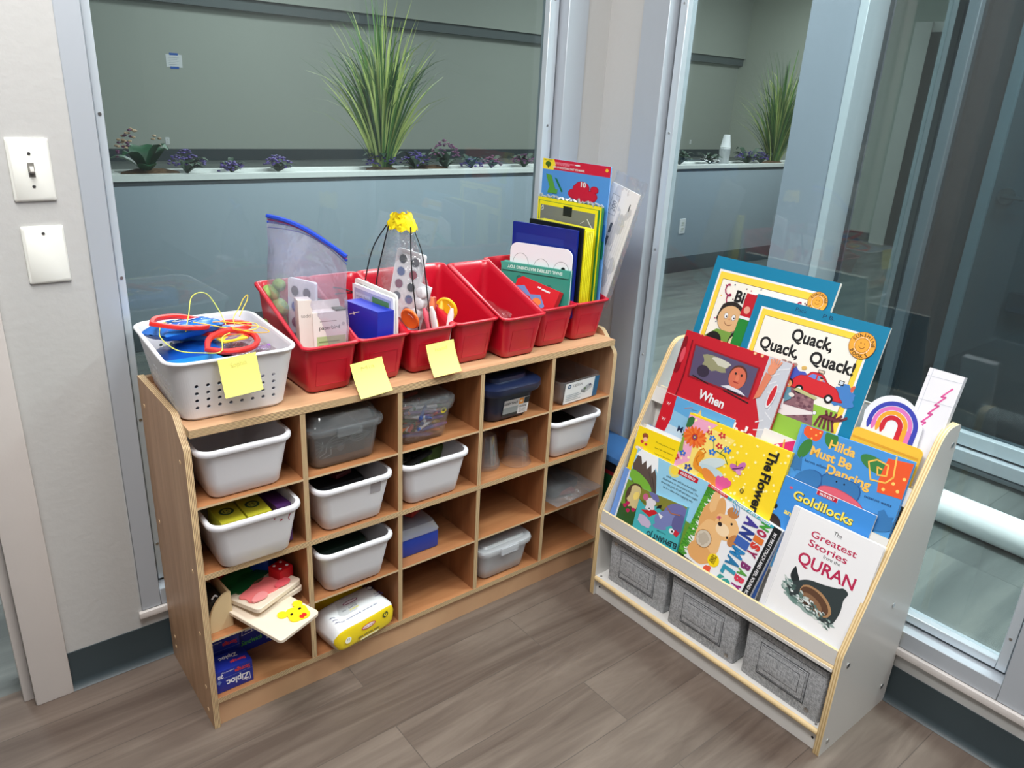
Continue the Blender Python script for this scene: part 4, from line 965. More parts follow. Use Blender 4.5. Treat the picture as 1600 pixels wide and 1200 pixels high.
# ---- red book bins
REDB = pm('red_bin_plastic', (188, 18, 42), .32, coat=.15)
def book_bin(cx, y0, label, rz=0., w=1.):
    w0, w1, d0, d1 = .098*w, .122*w, .222, .262; N = 8
    ps = rrect(w0, d0, .014, N); pt = rrect(w1, d1, .018, N)
    def H(y):
        s = min(1, max(0, (y+d1/2-.035)/.135)); s = s*s*(3-2*s); return .113+.087*s
    def ring(k, off=0., zf=None, dz=0.):
        R = []
        for (a, b_), (c, d) in zip(ps, pt):
            x = a+(c-a)*k; y = b_+(d-b_)*k; L = math.hypot(x, y); ux, uy = (x/L, y/L)
            sx = (x/(abs(x)+1e-9))*min(1, abs(x)/(.4*w0)); sy = (y/(abs(y)+1e-9))*min(1, abs(y)/(.4*d0))
            R.append((x+sx*off, y+sy*off, (zf if zf is not None else k*H(d))+dz))
        return R
    b = MB(); rings = [ring(0, -.008, 0), ring(0, 0, .005)]+[ring(k) for k in (.2, .45, .7, .94)]
    rings += [ring(.94, .004), ring(.97, .0065), ring(1., .006, dz=0), ring(1., .002, dz=.002), ring(1., -.003, dz=0)]
    rings += [ring(k, -.0035) for k in (.9, .7, .45, .2)]+[ring(.03, -.004, .0055), ring(0, -.014, .0045)]
    b.loft(rings, REDB)
    t = thing('book_bin', label, 'bin', T(cx, y0+.131, ZS, rz), 'red book bins on the shelf top'); b.build('bin', t, angle=70)
    # moulded label pocket
    Ml = Matrix.Translation((0, -.1135, .018)) @ Matrix.Rotation(rad(90+9.8), 4, 'X')
    b = MB(); f = pm('bin_label_pocket', (204, 60, 80), .25)
    for q in ((-.036, .036, 0, .0015), (-.036, .036, .058, .0595), (-.036, -.0345, 0, .0595), (.0345, .036, 0, .0595)): b.box(q[0], q[1], q[2], q[3], -.003, .0016, REDB)
    b.box(-.034, .034, .002, .05, -.002, .0006, f)
    b.build('label_pocket', t, Ml); return t
BX = [(.334, .032, 1.02), (.461, .030, 1), (.590, .030, 1), (.720, .030, 1), (.852, .005, 1.06), (.989, .030, 1), (1.115, .032, 1)]
LB = ['leftmost red book bin, holding the zip bag with a blue slider', 'red book bin holding a blue box and white booklets', 'red book bin under the clear drawstring bag', 'red book bin with only a yellow disc inside', 'wider red book bin set forward, with a clear sleeve inside', 'red book bin holding the teal game box', 'rightmost red book bin with tall folders and cards']
for (x, y, w), l in zip(BX, LB): book_bin(x, y, l, 0, w)
note(basis((.408, .0245, .800), (1, -.1, .12), (-.32, .25, 1)), .076, .32, 'yellow sticky note on the second red bin, curling over the shelf edge', 'Mia')
note(basis((.603, .0235, .812), (1, -.05, .06), (-.14, .2, 1)), .076, .26, 'yellow sticky note on the front of the third red bin', 'Issad')

# ---- contents of the red bins
FILM = clear('zip_film', (246, 244, 252), .08, .20, .12, (16, .5), (226, 222, 244))
FILM2 = clear('clear_film', (250, 250, 251), .10, .08, .08, (22, .6))
def FX(x, y, z, lean=0., yaw=0.):
    ex = Vector((sin(yaw), -cos(yaw), 0)); return basis((x, y, z), ex, (sin(lean), 0, cos(lean)))
def FX2(L, R, z, lean=0.):
    ex = Vector((R[0]-L[0], R[1]-L[1], 0)); return basis((L[0], L[1], z), ex, (sin(lean), 0, cos(lean)))
def slab(nm, label, cat, M, w, h, t_, m, art=None, r=0., group=None):
    """upright flat thing: local x across, y up, front face at z=0, thickness behind"""
    t = thing(nm, label, cat, M, group); b = MB()
    if r: pts = [(x+w/2, y+h/2) for x, y in rrect(w, h, r, 5)]
    else: pts = [(0, 0), (w, 0), (w, h), (0, h)]
    b.prism(pts, 2, -t_, 0, m); bo = b.build('body', t, angle=30)
    if art: a = Art(w, h); art(a); a.build('print', bo)
    return t
def pal(a):
    a.R(.04, .03, .96, .97, c3(226, 228, 232))
    for k in range(5):
        for j in range(2):
            col = ((60, 60, 74), (50, 70, 96), (120, 60, 90), (70, 96, 150), (40, 50, 60), (150, 60, 80))[(k+j*2) % 6]
            a.E(.27+.44*j, .12+.185*k, .165, c3(200, 204, 210)); a.E(.27+.44*j, .12+.185*k, .135, c3(*col))
# bin 1
slab('paint_palette', 'white watercolour palette with round dark paints inside the zip bag', 'palette', FX(.318, .235, .752, .05, .35), .085, .20, .008, c3(236, 236, 240), pal, .006, 'watercolour palettes')
def carton(a):
    a.R(0, 0, 1, 1, c3(232, 222, 216)); a.R(.08, .02, .96, .62, c3(176, 194, 140)); a.X('paperbird', .48, .76, .009, c3(60, 56, 54), .046, bold=.012); a.R(.2, .85, .7, .865, c3(170, 160, 156))
    for k in range(8): a.R(.14, .07+.065*k, .86-.1*(k % 3), .09+.065*k, c3(130, 150, 100))
    a.E(.9, .8, .05, c3(190, 180, 176))
t = slab('paper_carton', 'cream paperbird carton with a green text panel in the zip bag', 'box', basis((.318, .088, .760), (1, -.14, 0), (0, .06, 1)), .075, .142, .07, c3(228, 220, 214), carton)
b = MB(); b.prism([(0, .142), (.075, .142), (.071, .162), (.004, .162)], 2, -.036, -.034, c3(222, 214, 208)); b.box(.052, .075, .1425, .146, -.03, 0, c3(60, 80, 60)); b.build('flap', t)
slab('paper_carton', 'cream card box with red flower print beside the paperbird carton', 'box', basis((.290, .098, .760), (1, -.25, 0), (.12, .06, 1)), .030, .17, .05, c3(224, 212, 204), lambda a: (a.R(.0, 0, 1, 1, c3(226, 214, 206)), a.E(.6, .12, .3, c3(130, 40, 50), .28, 0, 12, .3), a.X('todd', .5, .8, .008, c3(120, 110, 106), .02)))
tag(MB().box(-.03, .03, -.03, .03, 0, .155, c3(40, 52, 46), .004).build('dark_green_box', None, T(.355, .17, .752, .2)), 'dark green box behind the paperbird carton', 'box')
b = MB()
for (x, y, z, r) in ((0, 0, .0, .026), (.004, -.006, .034, .024), (-.006, .01, .066, .021), (.012, .0, .086, .015)):
    bmesh.ops.create_icosphere(b.bm, subdivisions=3, radius=r, matrix=T(x, y, z) @ Matrix.Diagonal((1, 1.2, 1, 1)))
b.mi(pm('green_clay', (140, 176, 90), .5, bump=(60, .6)))
tag(b.build('green_clay_toy', None, T(.300, .255, .845)), 'lumpy light green toy inside the zip bag', 'toy')
def film_bag(nm, label, M, outline, th, m, seed=1, cat='bag', group=None, nx=14, ny=16):
    """outline(v)->(left,right) in local x for height fraction v; outline(None)=height"""
    t = thing(nm, label, cat, M, group); b = MB(); hh = outline(None); rnd = random.Random(seed)
    for s in (1, -1):
        V = []
        for j in range(ny+1):
            v = j/ny; l, r, zt = outline(v); row = []
            for i in range(nx+1):
                u = i/nx; puff = (1-abs(2*u-1)**2.4)*th(v)*s
                row.append(b.bm.verts.new((l+(r-l)*u, zt(u), puff+.0035*sin(13*u+7*v+seed)*sin(11*v*2+5*u)+rnd.uniform(-.0007, .0007))))
            V.append(row)
        k = b.mi(m)
        for j in range(ny):
            for i in range(nx): b.bm.faces.new((V[j][i], V[j][i+1], V[j+1][i+1], V[j+1][i])).material_index = k
    b.build('film', t, angle=35); return t
def out1(v):
    if v is None: return .33
    return (-.02*(1-v)-.005+.01*v, .25-.02*(1-v)-.025*v, (lambda u: (.335*v)*(1-.18*u*v) + .02*sin(pi*u)*v))
MZ = basis((.298, .272, .752), (.42, -1, 0), (0, 0, 1))
t = film_bag('zip_bag', 'large clear zip bag with a blue slider standing in the leftmost red bin', MZ, out1, lambda v: .005+.046*sin(pi*min(1, v*.94+.06)), FILM, 2)
SL = c3(36, 70, 190, .3); yt = lambda u, v=1.: (.335*v)*(1-.18*u*v)+.02*sin(pi*u)*v
for nm, cc, dv, r_, bow in (('zip_slider', SL, 1.0, .0048, .012), ('zip_slider', SL, .962, .0032, -.010), ('zip_line', c3(200, 60, 140), .978, .0016, .010), ('zip_line', c3(40, 60, 150), .925, .0012, -.012)):
    b = MB(); pts = [(.004+.224*i/14, yt(i/14, dv), bow*sin(pi*i/14)) for i in range(15)]; b.tube(pts, r_, cc, 6); b.build(nm, t)
# bin 2
BLB = c3(30, 48, 176, .3)
t = slab('blue_box', 'glossy blue box with small white marks in the second red bin', 'box', FX(.432, .178, .752, .04, .12), .13, .146, .045, BLB, lambda a: (a.X('x', .3, .86, .01, WH, None, 0, .05), a.L([(.15, .8), (.45, .9)], .002, WH), a.R(.1, .1, .9, .12, c3(50, 70, 200))))
def bk1(a):
    a.R(.0, 0, 1, 1, c3(232, 232, 240)); a.R(.05, .55, .95, .93, c3(170, 176, 206)); a.R(.50, .62, .9, .88, c3(90, 140, 80)); a.R(.08, .6, .45, .85, c3(196, 204, 226)); a.X('math facts', .27, .78, .008, c3(70, 80, 150), .06)
    for k in range(4): a.R(.1, .1+.1*k, .9, .13+.1*k, c3(200, 200, 215))
slab('booklet', 'white booklet with blue and green picture standing in the second red bin', 'booklet', FX(.488, .235, .80, .0, .06), .175, .122, .006, c3(238, 238, 242), bk1, .006, 'white booklets in the second bin')
def bk2(a):
    a.L([(.08, .1), (.08, .92), (.92, .92), (.92, .1)], .0012, c3(150, 160, 160)); a.L([(.1, .65), (.9, .62)], .001, c3(170, 170, 170))
    for k in range(5): a.L([(.15, .2+.08*k), (.85, .21+.08*k)], .0008, c3(190, 190, 190))
    a.X('Ab Cc', .3, .78, .016, c3(170, 172, 174))
slab('booklet', 'white outlined card behind the pictured booklet in the second red bin', 'booklet', FX(.508, .262, .80, .0, .0), .200, .128, .005, c3(236, 234, 230), bk2, .012, 'white booklets in the second bin')
# bin 3: drawstring bag with things
def out2(v):
    if v is None: return .31
    k = v**2.2; return (-.0+.055*k+.0, .195-.06*k-.02*v, (lambda u: .315*v))
MD = basis((.555, .262, .752), (.45, -1, 0), (0, 0, 1))
t = film_bag('drawstring_bag', 'tall clear drawstring bag gathered in a yellow ruffle at the top', MD, out2, lambda v: .045*(1-v**2)+.010, FILM2, 9)
b = MB(); YR = c3(250, 222, 20, .4); rnd = random.Random(3)
for k in range(2):
    R = []
    for j in range(5):
        R.append([(.092+(.036+.006*rnd.random()+.004*sin(j))*cos(2*pi*i/26)*(1-.1*j)+rnd.uniform(-.002, .002), .302+.009*j+rnd.uniform(-.002, .003)+.004*sin(i*1.9+k), (.02+.004*rnd.random())*sin(2*pi*i/26)+rnd.uniform(-.003, .003)) for i in range(26)])
    b.loft(R, YR, False, False)
q = b.build('yellow_ruffle', t, angle=20)
b = MB()
for pts in ([(.06, .31, .018), (.03, .25, .035), (.01, .15, .045), (.0, .06, .045), (-.01, .03, .05)], [(.07, .31, .024), (.05, .2, .04), (.04, .1, .05)], [(.125, .312, .012), (.14, .22, .03), (.165, .11, .045), (.18, .04, .045)], [(.115, .312, -.01), (.15, .25, .0), (.18, .15, .02), (.198, .06, .03)],
    [(-.01, .14, .05), (-.05, .135, .07), (-.10, .12, .08), (-.13, .125, .08)], [(-.01, .14, .05), (-.06, .15, .075), (-.11, .13, .08)], [(.02, .09, .055), (.03, .05, .06), (.0, .03, .065), (-.03, .035, .06)], [(.0, .14, .05), (.03, .13, .06), (.05, .11, .06)]):
    b.tube(smooth(pts, 6), .0017, BLACK, 6)
b.build('black_cord', t)
slab('paint_palette', 'white watercolour palette inside the clear drawstring bag', 'palette', FX(.580, .235, .835, .12, .45) @ Matrix.Rotation(rad(-8), 4, 'Z'), .082, .17, .008, c3(240, 240, 244), pal, .006, 'watercolour palettes')
t = thing('paint_bottle_strip', 'strip of round white paint pots beside the palette in the drawstring bag', 'paint pots', FX(.588, .160, .785, .1, .5) @ Matrix.Rotation(rad(-14), 4, 'Z'))
MB().box(0, .034, 0, .15, -.004, 0, c3(226, 226, 230), .001).build('strip', t)
for k in range(5):
    b = MB(); b.lathe([(.0145, 0), (.0145, .014), (.012, .016), (.011, .0165), (.0001, .017)], (.017, .02+.028*k, 0), WHITE, 18); b.build('pot', t)
rnd = random.Random(12)
for k, (x, y, z, c, l) in enumerate(((.620, .10, .80, c3(226, 120, 80), 'orange'), (.628, .07, .795, c3(240, 240, 240), 'white'), (.615, .06, .785, c3(210, 80, 100), 'pink-red'), (.640, .09, .79, c3(236, 190, 60), 'golden'), (.632, .12, .80, c3(190, 80, 70), 'brick red'), (.645, .06, .78, c3(240, 220, 220), 'pale pink'))):
    b = MB(); b.tube([(0, 0, 0), (0, 0, .085), (0, 0, .093), (0, 0, .10)], [.0075, .0075, .005, .004], c, 10); tag(b.build('paint_tube', None, T(x, y, z, 0, rnd.uniform(-.4, .4), rnd.uniform(-.4, .4))), l+' tube standing inside the drawstring bag', 'tube', 'paint tubes in the drawstring bag')
def disc(M, m, label, r=.026):
    t = thing('plastic_disc', label, 'disc', M, 'coloured plastic discs'); b = MB(); b.lathe([(r*.9, -.003), (r, -.001), (r, .003), (r*.9, .0045), (r*.8, .0035), (.0001, .0035)], (0, 0, 0), m, 28); b.build('disc', t)
    a = Art(r, r); a.A(.5, .5, .52, .57, .3, 1.5, WHITE); a.build('moulding', t, T(-r/2, -r/2, .0036)); return t
disc(basis((.545, .062, .868), (.3, -1, .1), (-.3, .0, 1)), c3(240, 110, 40), 'orange plastic disc leaning in the third red bin')
disc(basis((.672, .100, .865), (.6, -1, -.4), (-.2, .1, 1)), c3(246, 196, 30), 'yellow plastic disc leaning on the wall of the fourth red bin', .03)
# bin 5 clear sleeve
film_bag('clear_sleeve', 'empty clear plastic sleeve lying inside the wider red bin', basis((.835, .235, .765), (.35, -1, .0), (-.25, 0, 1)), lambda v: .1 if v is None else (0, .15, (lambda u: (.115-.05*u)*v)), lambda v: .006, FILM2, 4)
# bin 6
def redc(a):
    a.R(0, 0, 1, 1, c3(206, 24, 38)); a.P([(.0, .05), (.0, .55), (.2, .72), (.4, .5), (.62, .62), (.8, .3), (.7, .05)], c3(110, 140, 196)); a.E(.15, .35, .1, c3(240, 150, 90), .08, 0, 12, .2); a.E(.38, .3, .07, c3(190, 50, 40)); a.E(.6, .35, .1, c3(236, 130, 70), .07); a.R(.5, .82, .58, .88, WH); a.R(.6, .8, .8, .86, WH)
slab('small_red_box', 'small red picture box lying slanted against the teal box', 'box', basis((.945, .190, .835), (.25, -1, -.18), (.35, 0, 1)), .14, .075, .02, c3(200, 22, 36), redc)
TEAL = c3(52, 150, 132)
def tealc(a):
    a.R(0, 0, 1, 1, TEAL); a.R(0, .86, 1, 1, c3(70, 166, 148)); a.X('SNAIL LETTERS MATCHING TOY', .48, .93, .008, c3(210, 240, 232), .15, pi, .03)
    for u, v, c in ((.12, .62, (190, 80, 60)), (.42, .55, (190, 90, 50)), (.72, .62, (40, 110, 100)), (.82, .5, (230, 110, 50)), (.28, .72, (30, 100, 92))): a.E(u, v, .045, c3(*c)); a.E(u, v, .025, c3(min(255, c[0]+30), c[1]+20, c[2]+20))
    a.E(.68, .42, .13, c3(240, 220, 170), .07, -.3); a.E(.70, .42, .09, c3(80, 150, 60), .05, -.3); a.E(.72, .43, .03, c3(220, 90, 60)); a.E(.2, .45, .1, c3(240, 200, 150), .06); a.E(.2, .45, .06, c3(190, 60, 50), .04)
t = slab('teal_game_box', 'teal cardboard game box with upside-down white lettering on its flap', 'box', FX2((.942, .232), (1.028, .046), .79, .04), .206, .145, .028, TEAL, tealc)
b = MB(); b.prism([(-.002, .146), (.208, .146), (.203, .124), (.005, .124)], 2, .001, .003, c3(66, 162, 144)); fl = b.build('flap', t)
a = Art(.206, .022, .003); a.X('SNAIL LETTERS MATCHING TOY', .5, .5, .0085, c3(214, 242, 234), .165, pi, .03); a.build('flap_print', fl, T(0, .124, 0))
def eyes(a):
    K = c3(60, 60, 64)
    for u, v, sx in ((.18, .70, 1), (.52, .66, 1), (.84, .66, 1)):
        a.E(u, v, .13, K, .16, n=32); a.E(u, v, .1255, c3(240, 238, 242), .155, n=32)
    for u, v in ((.18, .64), (.50, .60), (.62, .585), (.87, .70)): a.E(u, v, .035, BLACK, .042)
    for k in range(6): a.E(.85+.03*cos(k), .52+.02*sin(k), .02, BLACK)
slab('round_cornered_card', 'white rounded card with drawn eyes standing behind the teal box', 'card', FX2((.966, .222), (1.040, .052), .80, .0), .187, .190, .004, c3(240, 238, 244), eyes, .022)
def bluef(a): a.R(.06, .05, .80, .88, c3(30, 50, 140)); a.R(.82, .0, .9, 1, c3(24, 40, 128))
t = slab('blue_folder', 'dark blue plastic folder between the eye card and the black folder', 'folder', FX2((.990, .246), (1.052, .050), .80, .0), .206, .241, .008, c3(20, 38, 132, .3), bluef, .003, 'folders in the right red bins')
MB().box(-.004, .0, .0, .238, -.010, -.007, c3(236, 220, 60)).build('yellow_edge', t)
# bin 7
slab('black_folder', 'black folder just in front of the thick yellow binder', 'folder', FX2((1.045, .240), (1.066, .045), .80, .0), .197, .247, .008, c3(16, 22, 26, .4), None, .003, 'folders in the right red bins')
t = slab('yellow_binder', 'thick yellow binder with its ribbed spine facing out', 'binder', FX(1.066, .24, .80, .0, .03), .198, .244, .034, c3(222, 214, 20, .35), None, .002)
b = MB()
for k in range(5): b.box(.1982, .2005, .004, .240, -.032+.0065*k, -.028+.0065*k, c3(240, 232, 40, .35), .0008, 1)
b.build('spine_ribs', t)
def pouchart(a):
    Y = c3(240, 226, 30); G = c3(40, 130, 60)
    a.R(0, 0, 1, 1, Y); a.R(.02, .0, .98, .97, G); a.R(.03, 0, .95, .965, Y); a.R(.05, .79, .91, .93, c3(120, 124, 120)); a.R(.05, .0, .9, .72, c3(44, 66, 52)); a.R(.1, .66, .8, .71, c3(150, 144, 50)); a.R(.42, .86, .56, .95, c3(24, 30, 34))
    a.L([(.07, .90), (.09, .93), (.10, .89), (.07, .88)], .002, c3(220, 230, 220)); a.L([(.8, .87), (.84, .83), (.88, .8)], .003, c3(220, 224, 224)); a.L([(.7, .82), (.76, .85)], .0015, c3(200, 204, 204))
t = slab('yellow_framed_pouch', 'dark pouch with yellow and green frame in the rightmost red bin', 'pouch', FX2((1.112, .286), (1.128, .044), .80, .0), .243, .300, .010, c3(44, 120, 60), pouchart, .004)
rnd = random.Random(7); b = MB(); pts = [(i/40*.243, .303+.004*sin(i*2.3)+rnd.uniform(-.003, .003), -.004+rnd.uniform(-.003, .004)) for i in range(41)]; b.tube(pts, .0035, clear('crinkle', (236, 240, 240), .3, .5, .1), 5); b.build('crinkled_film_edge', t)
def c10(a):
    RDD = c3(206, 30, 60)
    a.R(0, 0, 1, 1, c3(84, 150, 220)); a.tr(0, 1, .39, .61); a.ek = .62; a.R(0, .885, 1, 1, RDD); a.P([(0, .88), (.17, .88), (.2, .94), (.17, 1), (0, 1)], c3(246, 224, 50)); a.E(.085, .94, .045, c3(70, 110, 30)); a.R(.078, .895, .095, .935, c3(80, 70, 20)); a.X('EARLY LEARNING', .085, .985, .004, c3(90, 100, 20), .035)
    a.X('CHILDREN LEARNING SYSTEMS', .34, .965, .004, c3(250, 180, 200), .08); a.X('ACTIVITIES & GAMES', .30, .948, .004, c3(250, 180, 200), .06); a.X('WIPE OFF EDUCATIONAL CHART WITH MARKER', .40, .915, .0055, WH, .125, 0, .03)
    a.E(.53, .965, .04, c3(230, 230, 230), .012); a.E(.55, .965, .02, WH, .012); a.E(.95, .955, .02, c3(240, 200, 60), .028); a.X('1', .95, .955, .006, RDD)
    C1, C2 = c3(170, 14, 40), c3(204, 24, 56)
    for u, v, r in ((.62, .73, .105), (.5, .655, .075), (.76, .655, .085), (.62, .66, .12), (.55, .72, .06), (.80, .73, .055)): a.E(u, v, r+.006, C1)
    for u, v, r in ((.62, .73, .100), (.5, .655, .070), (.76, .655, .080), (.62, .66, .12), (.55, .72, .055), (.80, .73, .05)): a.E(u, v, r, C2)
    a.R(.5, .6, .80, .66, C2); a.X('10', .64, .77, .013, WH, .020, 0, .04)
    G1, G2 = c3(90, 160, 60), c3(30, 120, 70)
    a.P([(.06, .83), (.15, .82), (.24, .64), (.15, .64)], G1); a.P([(.2, .8), (.24, .79), (.34, .66), (.32, .645)], G2); a.P([(.12, .68), (.26, .67), (.25, .62), (.1, .62)], G1); a.R(.0, .0, 1, .38, c3(30, 110, 196)); a.R(0, 0, 1, .2, c3(20, 120, 100))
slab('hanging_learning_card', 'tall blue card with red header and the number 10 on a red cloud', 'card', FX2((1.138, .304), (1.147, .042), .80, .0), .262, .404, .004, c3(110, 160, 220), c10, .004)
def pgs(a):
    K = c3(70, 70, 74)
    [a.R(.36, .18+.11*j, .44, .26+.11*j, K) for j in range(5)]; a.X('200', .28, .83, .014, c3(120, 120, 124), .028, pi/2); a.L([(.15, .76), (.15, .92), (.4, .92), (.4, .76), (.15, .76)], .0006, K); a.R(.78, .84, .81, .9, K)
    for k in range(7): a.L([(.5+.07*k, .2), (.5+.07*k, .8)], .0005, c3(190, 190, 190))
slab('stapled_pages', 'stack of printed white pages leaning at the far right of the bins', 'papers', basis((1.166, .150, .835), (.12, -1, -.27), (.04, -.26, 1)), .098, .34, .004, c3(236, 234, 232), pgs)
film_bag('clear_pocket', 'clear plastic pocket around the white pages at the right end', basis((1.172, .145, .84), (.12, -1, -.25), (.04, -.24, 1)), lambda v: .4 if v is None else (0, .108, (lambda u: .365*v)), lambda v: .006, FILM2, 11)

# ================================================================== white book display rack
BX0, BY1, BY0, BDP, BH = 1.0571, -.1197, -.8622, .305, .757
LAM = pm('white_laminate', (226, 224, 220), .35); MAPLE = pm('maple_edge', (232, 206, 156), .45, var=(30, .06)); MAPX = plyedge('maple_ply', 'Y', .0055, (206, 172, 118), (238, 214, 166))
def xs(z): return BX0+.49*(z-.275)
rack = t = thing('book_display_rack', 'white display rack with maple edges, full of picture books', 'bookshelf')
prof = [(BX0+.002, 0), (BX0, .006), (BX0, .272), (BX0+.004, .285), (BX0+.218, .727), (BX0+.228, .742), (BX0+.243, .753), (BX0+.26, BH), (BX0+BDP-.012, BH), (BX0+BDP-.003, BH-.004), (BX0+BDP, BH-.013), (BX0+BDP, .0)]
for y in (BY1-.015, BY0):
    b = MB(); b.prism([(x, z) for x, z in prof], 1, y, y+.015, LAM, MAPX); o = b.build('side_panel', t, angle=28)
ya, yb = BY0+.015, BY1-.015
def board(name, p, q, th, m=LAM, edge=MAPLE, round_edge=False):
    """board running the rack's length; p,q = (x,z) of its lower front and upper front corners, th towards +x"""
    d = Vector((q[0]-p[0], q[1]-p[1])).normalized(); n = Vector((d.y, -d.x))*th
    pts = [p, (p[0]+n.x, p[1]+n.y), (q[0]+n.x, q[1]+n.y), q]
    b = MB(); i = b.mi(m); j = b.mi(edge)
    A = [b.bm.verts.new((x, ya, z)) for x, z in pts]; B = [b.bm.verts.new((x, yb, z)) for x, z in pts]
    for k in range(4): b.bm.faces.new((A[k], A[(k+1) % 4], B[(k+1) % 4], B[k])).material_index = j if k in (0, 2) else i
    b.bm.faces.new(A).material_index = i; b.bm.faces.new(B[::-1]).material_index = i
    return b.build(name, t)
def rod_board(name, x0, x1, z0, z1):
    b = MB(); b.box(x0+.006, x1, ya, yb, z0, z1, LAM)
    b.loft([[(x0+.006+(z1-z0)/2*1.0*(-cos(a))*.9+.0, y, (z0+z1)/2+(z1-z0)/2*sin(a)) for a in [(-pi/2+pi*k/8) for k in range(9)]] for y in (ya, yb)], MAPLE, True, True, True)
    return b.build(name, t)
rod_board('bottom_shelf', BX0-.001, BX0+BDP-.01, .050, .066)
MB().box(BX0+.012, BX0+.026, ya, yb, 0, .050, LAM, edge=LAM, thin=0).build('kick_board', t)
rod_board('bin_ceiling', BX0-.001, BX0+BDP-.01, .232, .248)
MB().box(BX0+BDP-.010, BX0+BDP-.004, ya, yb, .05, BH-.02, LAM).build('back_panel', t)
ZT4 = {1: .286, 2: .400, 3: .523, 4: .629}
for k in (1, 2, 3, 4):
    z = ZT4[k]; x = xs(z)+.002; tl = math.tan(rad(17))
    if k != 2: board('book_lip', *(((x-.006-.040*tl, z-.040), (x-.006, z)) if k > 2 else ((x-.004-.075*tl+.01, z-.078), (x-.004-.052*tl+.008, z-.056)) if k == 2 else ((BX0+.000, .248), (BX0+.0012, z))), .007)
    MB().box(x-(.012 if k == 1 else .002), min(x+.05, BX0+BDP-.012), ya, yb, z-.054, z-.046, LAM).build('book_ledge', t)
    if k < 4:
        z2 = ZT4[k+1]; board('slanted_back', (x+.050, z-.046), (xs(z2)+.014, z2-.002), .005)
board('slanted_back', (xs(.629)+.05, .583), (BX0+BDP-.02, .735), .005)
b = MB()
for x, z in ((.03, .03), (.27, .06), (.035, .242), (.2, .33), (.285, .71)):
    b.tube([(BX0+x, BY0-.0012, z), (BX0+x, BY0, z)], .0065, STEEL, 14)
b.build('cam_bolt', t)
b = MB()
for y in (yb-.012, ya+.012):
    b.tube([(BX0+.011, y, .03), (BX0+.012, y, .03)], .003, GASK, 10)
    b.tube([(BX0+.014, y, .0662), (BX0+.014, y, .0668)], .003, STEEL, 10)
b.build('small_screw', t)
# ---- grey fabric bins
FAB = weave('grey_fabric', (148, 151, 155), (196, 199, 203)); SEAM = pm('seam_thread', (70, 72, 76), .9)
def fabric_bin(y0, y1, label, dx=0., rz=0., eye=(.9, .12)):
    w = y1-y0; h = .145; d = .25
    t = thing('fabric_bin', label, 'storage bin', T(BX0+.028+dx+d/2, (y0+y1)/2, .0665, rz), 'grey fabric bins under the book rack')
    b = MB(); R = lambda dd, ww, z, r: [(x, y, z) for x, y in rrect(dd, ww, r, 4)]
    b.loft([R(d-.004, w-.004, 0, .006), R(d, w, .004, .007), R(d, w, h*.5, .007), R(d+.003, w+.002, h-.004, .007), R(d+.002, w, h, .007), R(d-.008, w-.008, h, .005), R(d-.008, w-.008, .006, .005)], FAB); fb = b.build('fabric_body', t)
    # stitched pocket frame on the front face (-x side)
    xf = -d/2-.0012; b = MB(); cz = h*.5
    for q, (hw, hh) in enumerate(((w*.30, h*.30), (w*.275, h*.265), (w*.21, h*.17))):
        loop = [(xf-.0004*q, -hw, cz-hh), (xf-.0004*q, hw, cz-hh), (xf-.0004*q, hw, cz+hh), (xf-.0004*q, -hw, cz+hh), (xf-.0004*q, -hw, cz-hh)]
        b.tube(loop, .0009, SEAM, 5)
    b.tube([(xf, -w/2+.004, h-.014), (xf, w/2-.004, h-.014)], .0007, SEAM, 5)
    b.build('stitching', fb)
    b = MB(); b.box(xf-.0008, xf+.001, -w*.285, w*.285, cz-h*.28, cz+h*.28, FAB, .0008); b.box(xf-.0016, xf, -w*.21, w*.21, cz-h*.17, cz+h*.17, FAB, .0008); b.build('pocket', fb)
    b = MB(); b.loft([[(xf-e, eye[0]*w/2+r*cos(2*pi*k/14), h*eye[1]+r*sin(2*pi*k/14)) for k in range(14)] for r, e in ((.0055, 0), (.0055, .0012), (.003, .0014), (.003, .0002))], STEEL, False, True); b.build('eyelet', fb)
    return t
fabric_bin(-.365, -.160, 'left grey fabric bin in the rack, metal eyelet near its top', -.004, rad(2), (.80, .88))
fabric_bin(-.600, -.392, 'middle grey fabric bin in the rack, between the other two', -.012, rad(1), (-.82, .12))
fabric_bin(-.838, -.628, 'right grey fabric bin in the rack, next to the panel with bolts', -.012, rad(-1), (-.72, .14))
small_box('dark_cloth', T(BX0+.16, -.27, .075), .2, .17, .10, c3(30, 30, 32), 'dark cloth filling the left fabric bin', 'cloth', None, .02)
small_box('floral_dark_cloth', T(BX0+.15, -.50, .075), .2, .17, .10, c3(34, 40, 50), 'dark patterned cloth in the middle fabric bin', 'cloth', None, .02)
small_box('burgundy_cloth', T(BX0+.15, -.74, .075), .2, .17, .10, c3(70, 30, 40), 'dark red cloth in the right fabric bin', 'cloth', None, .02)

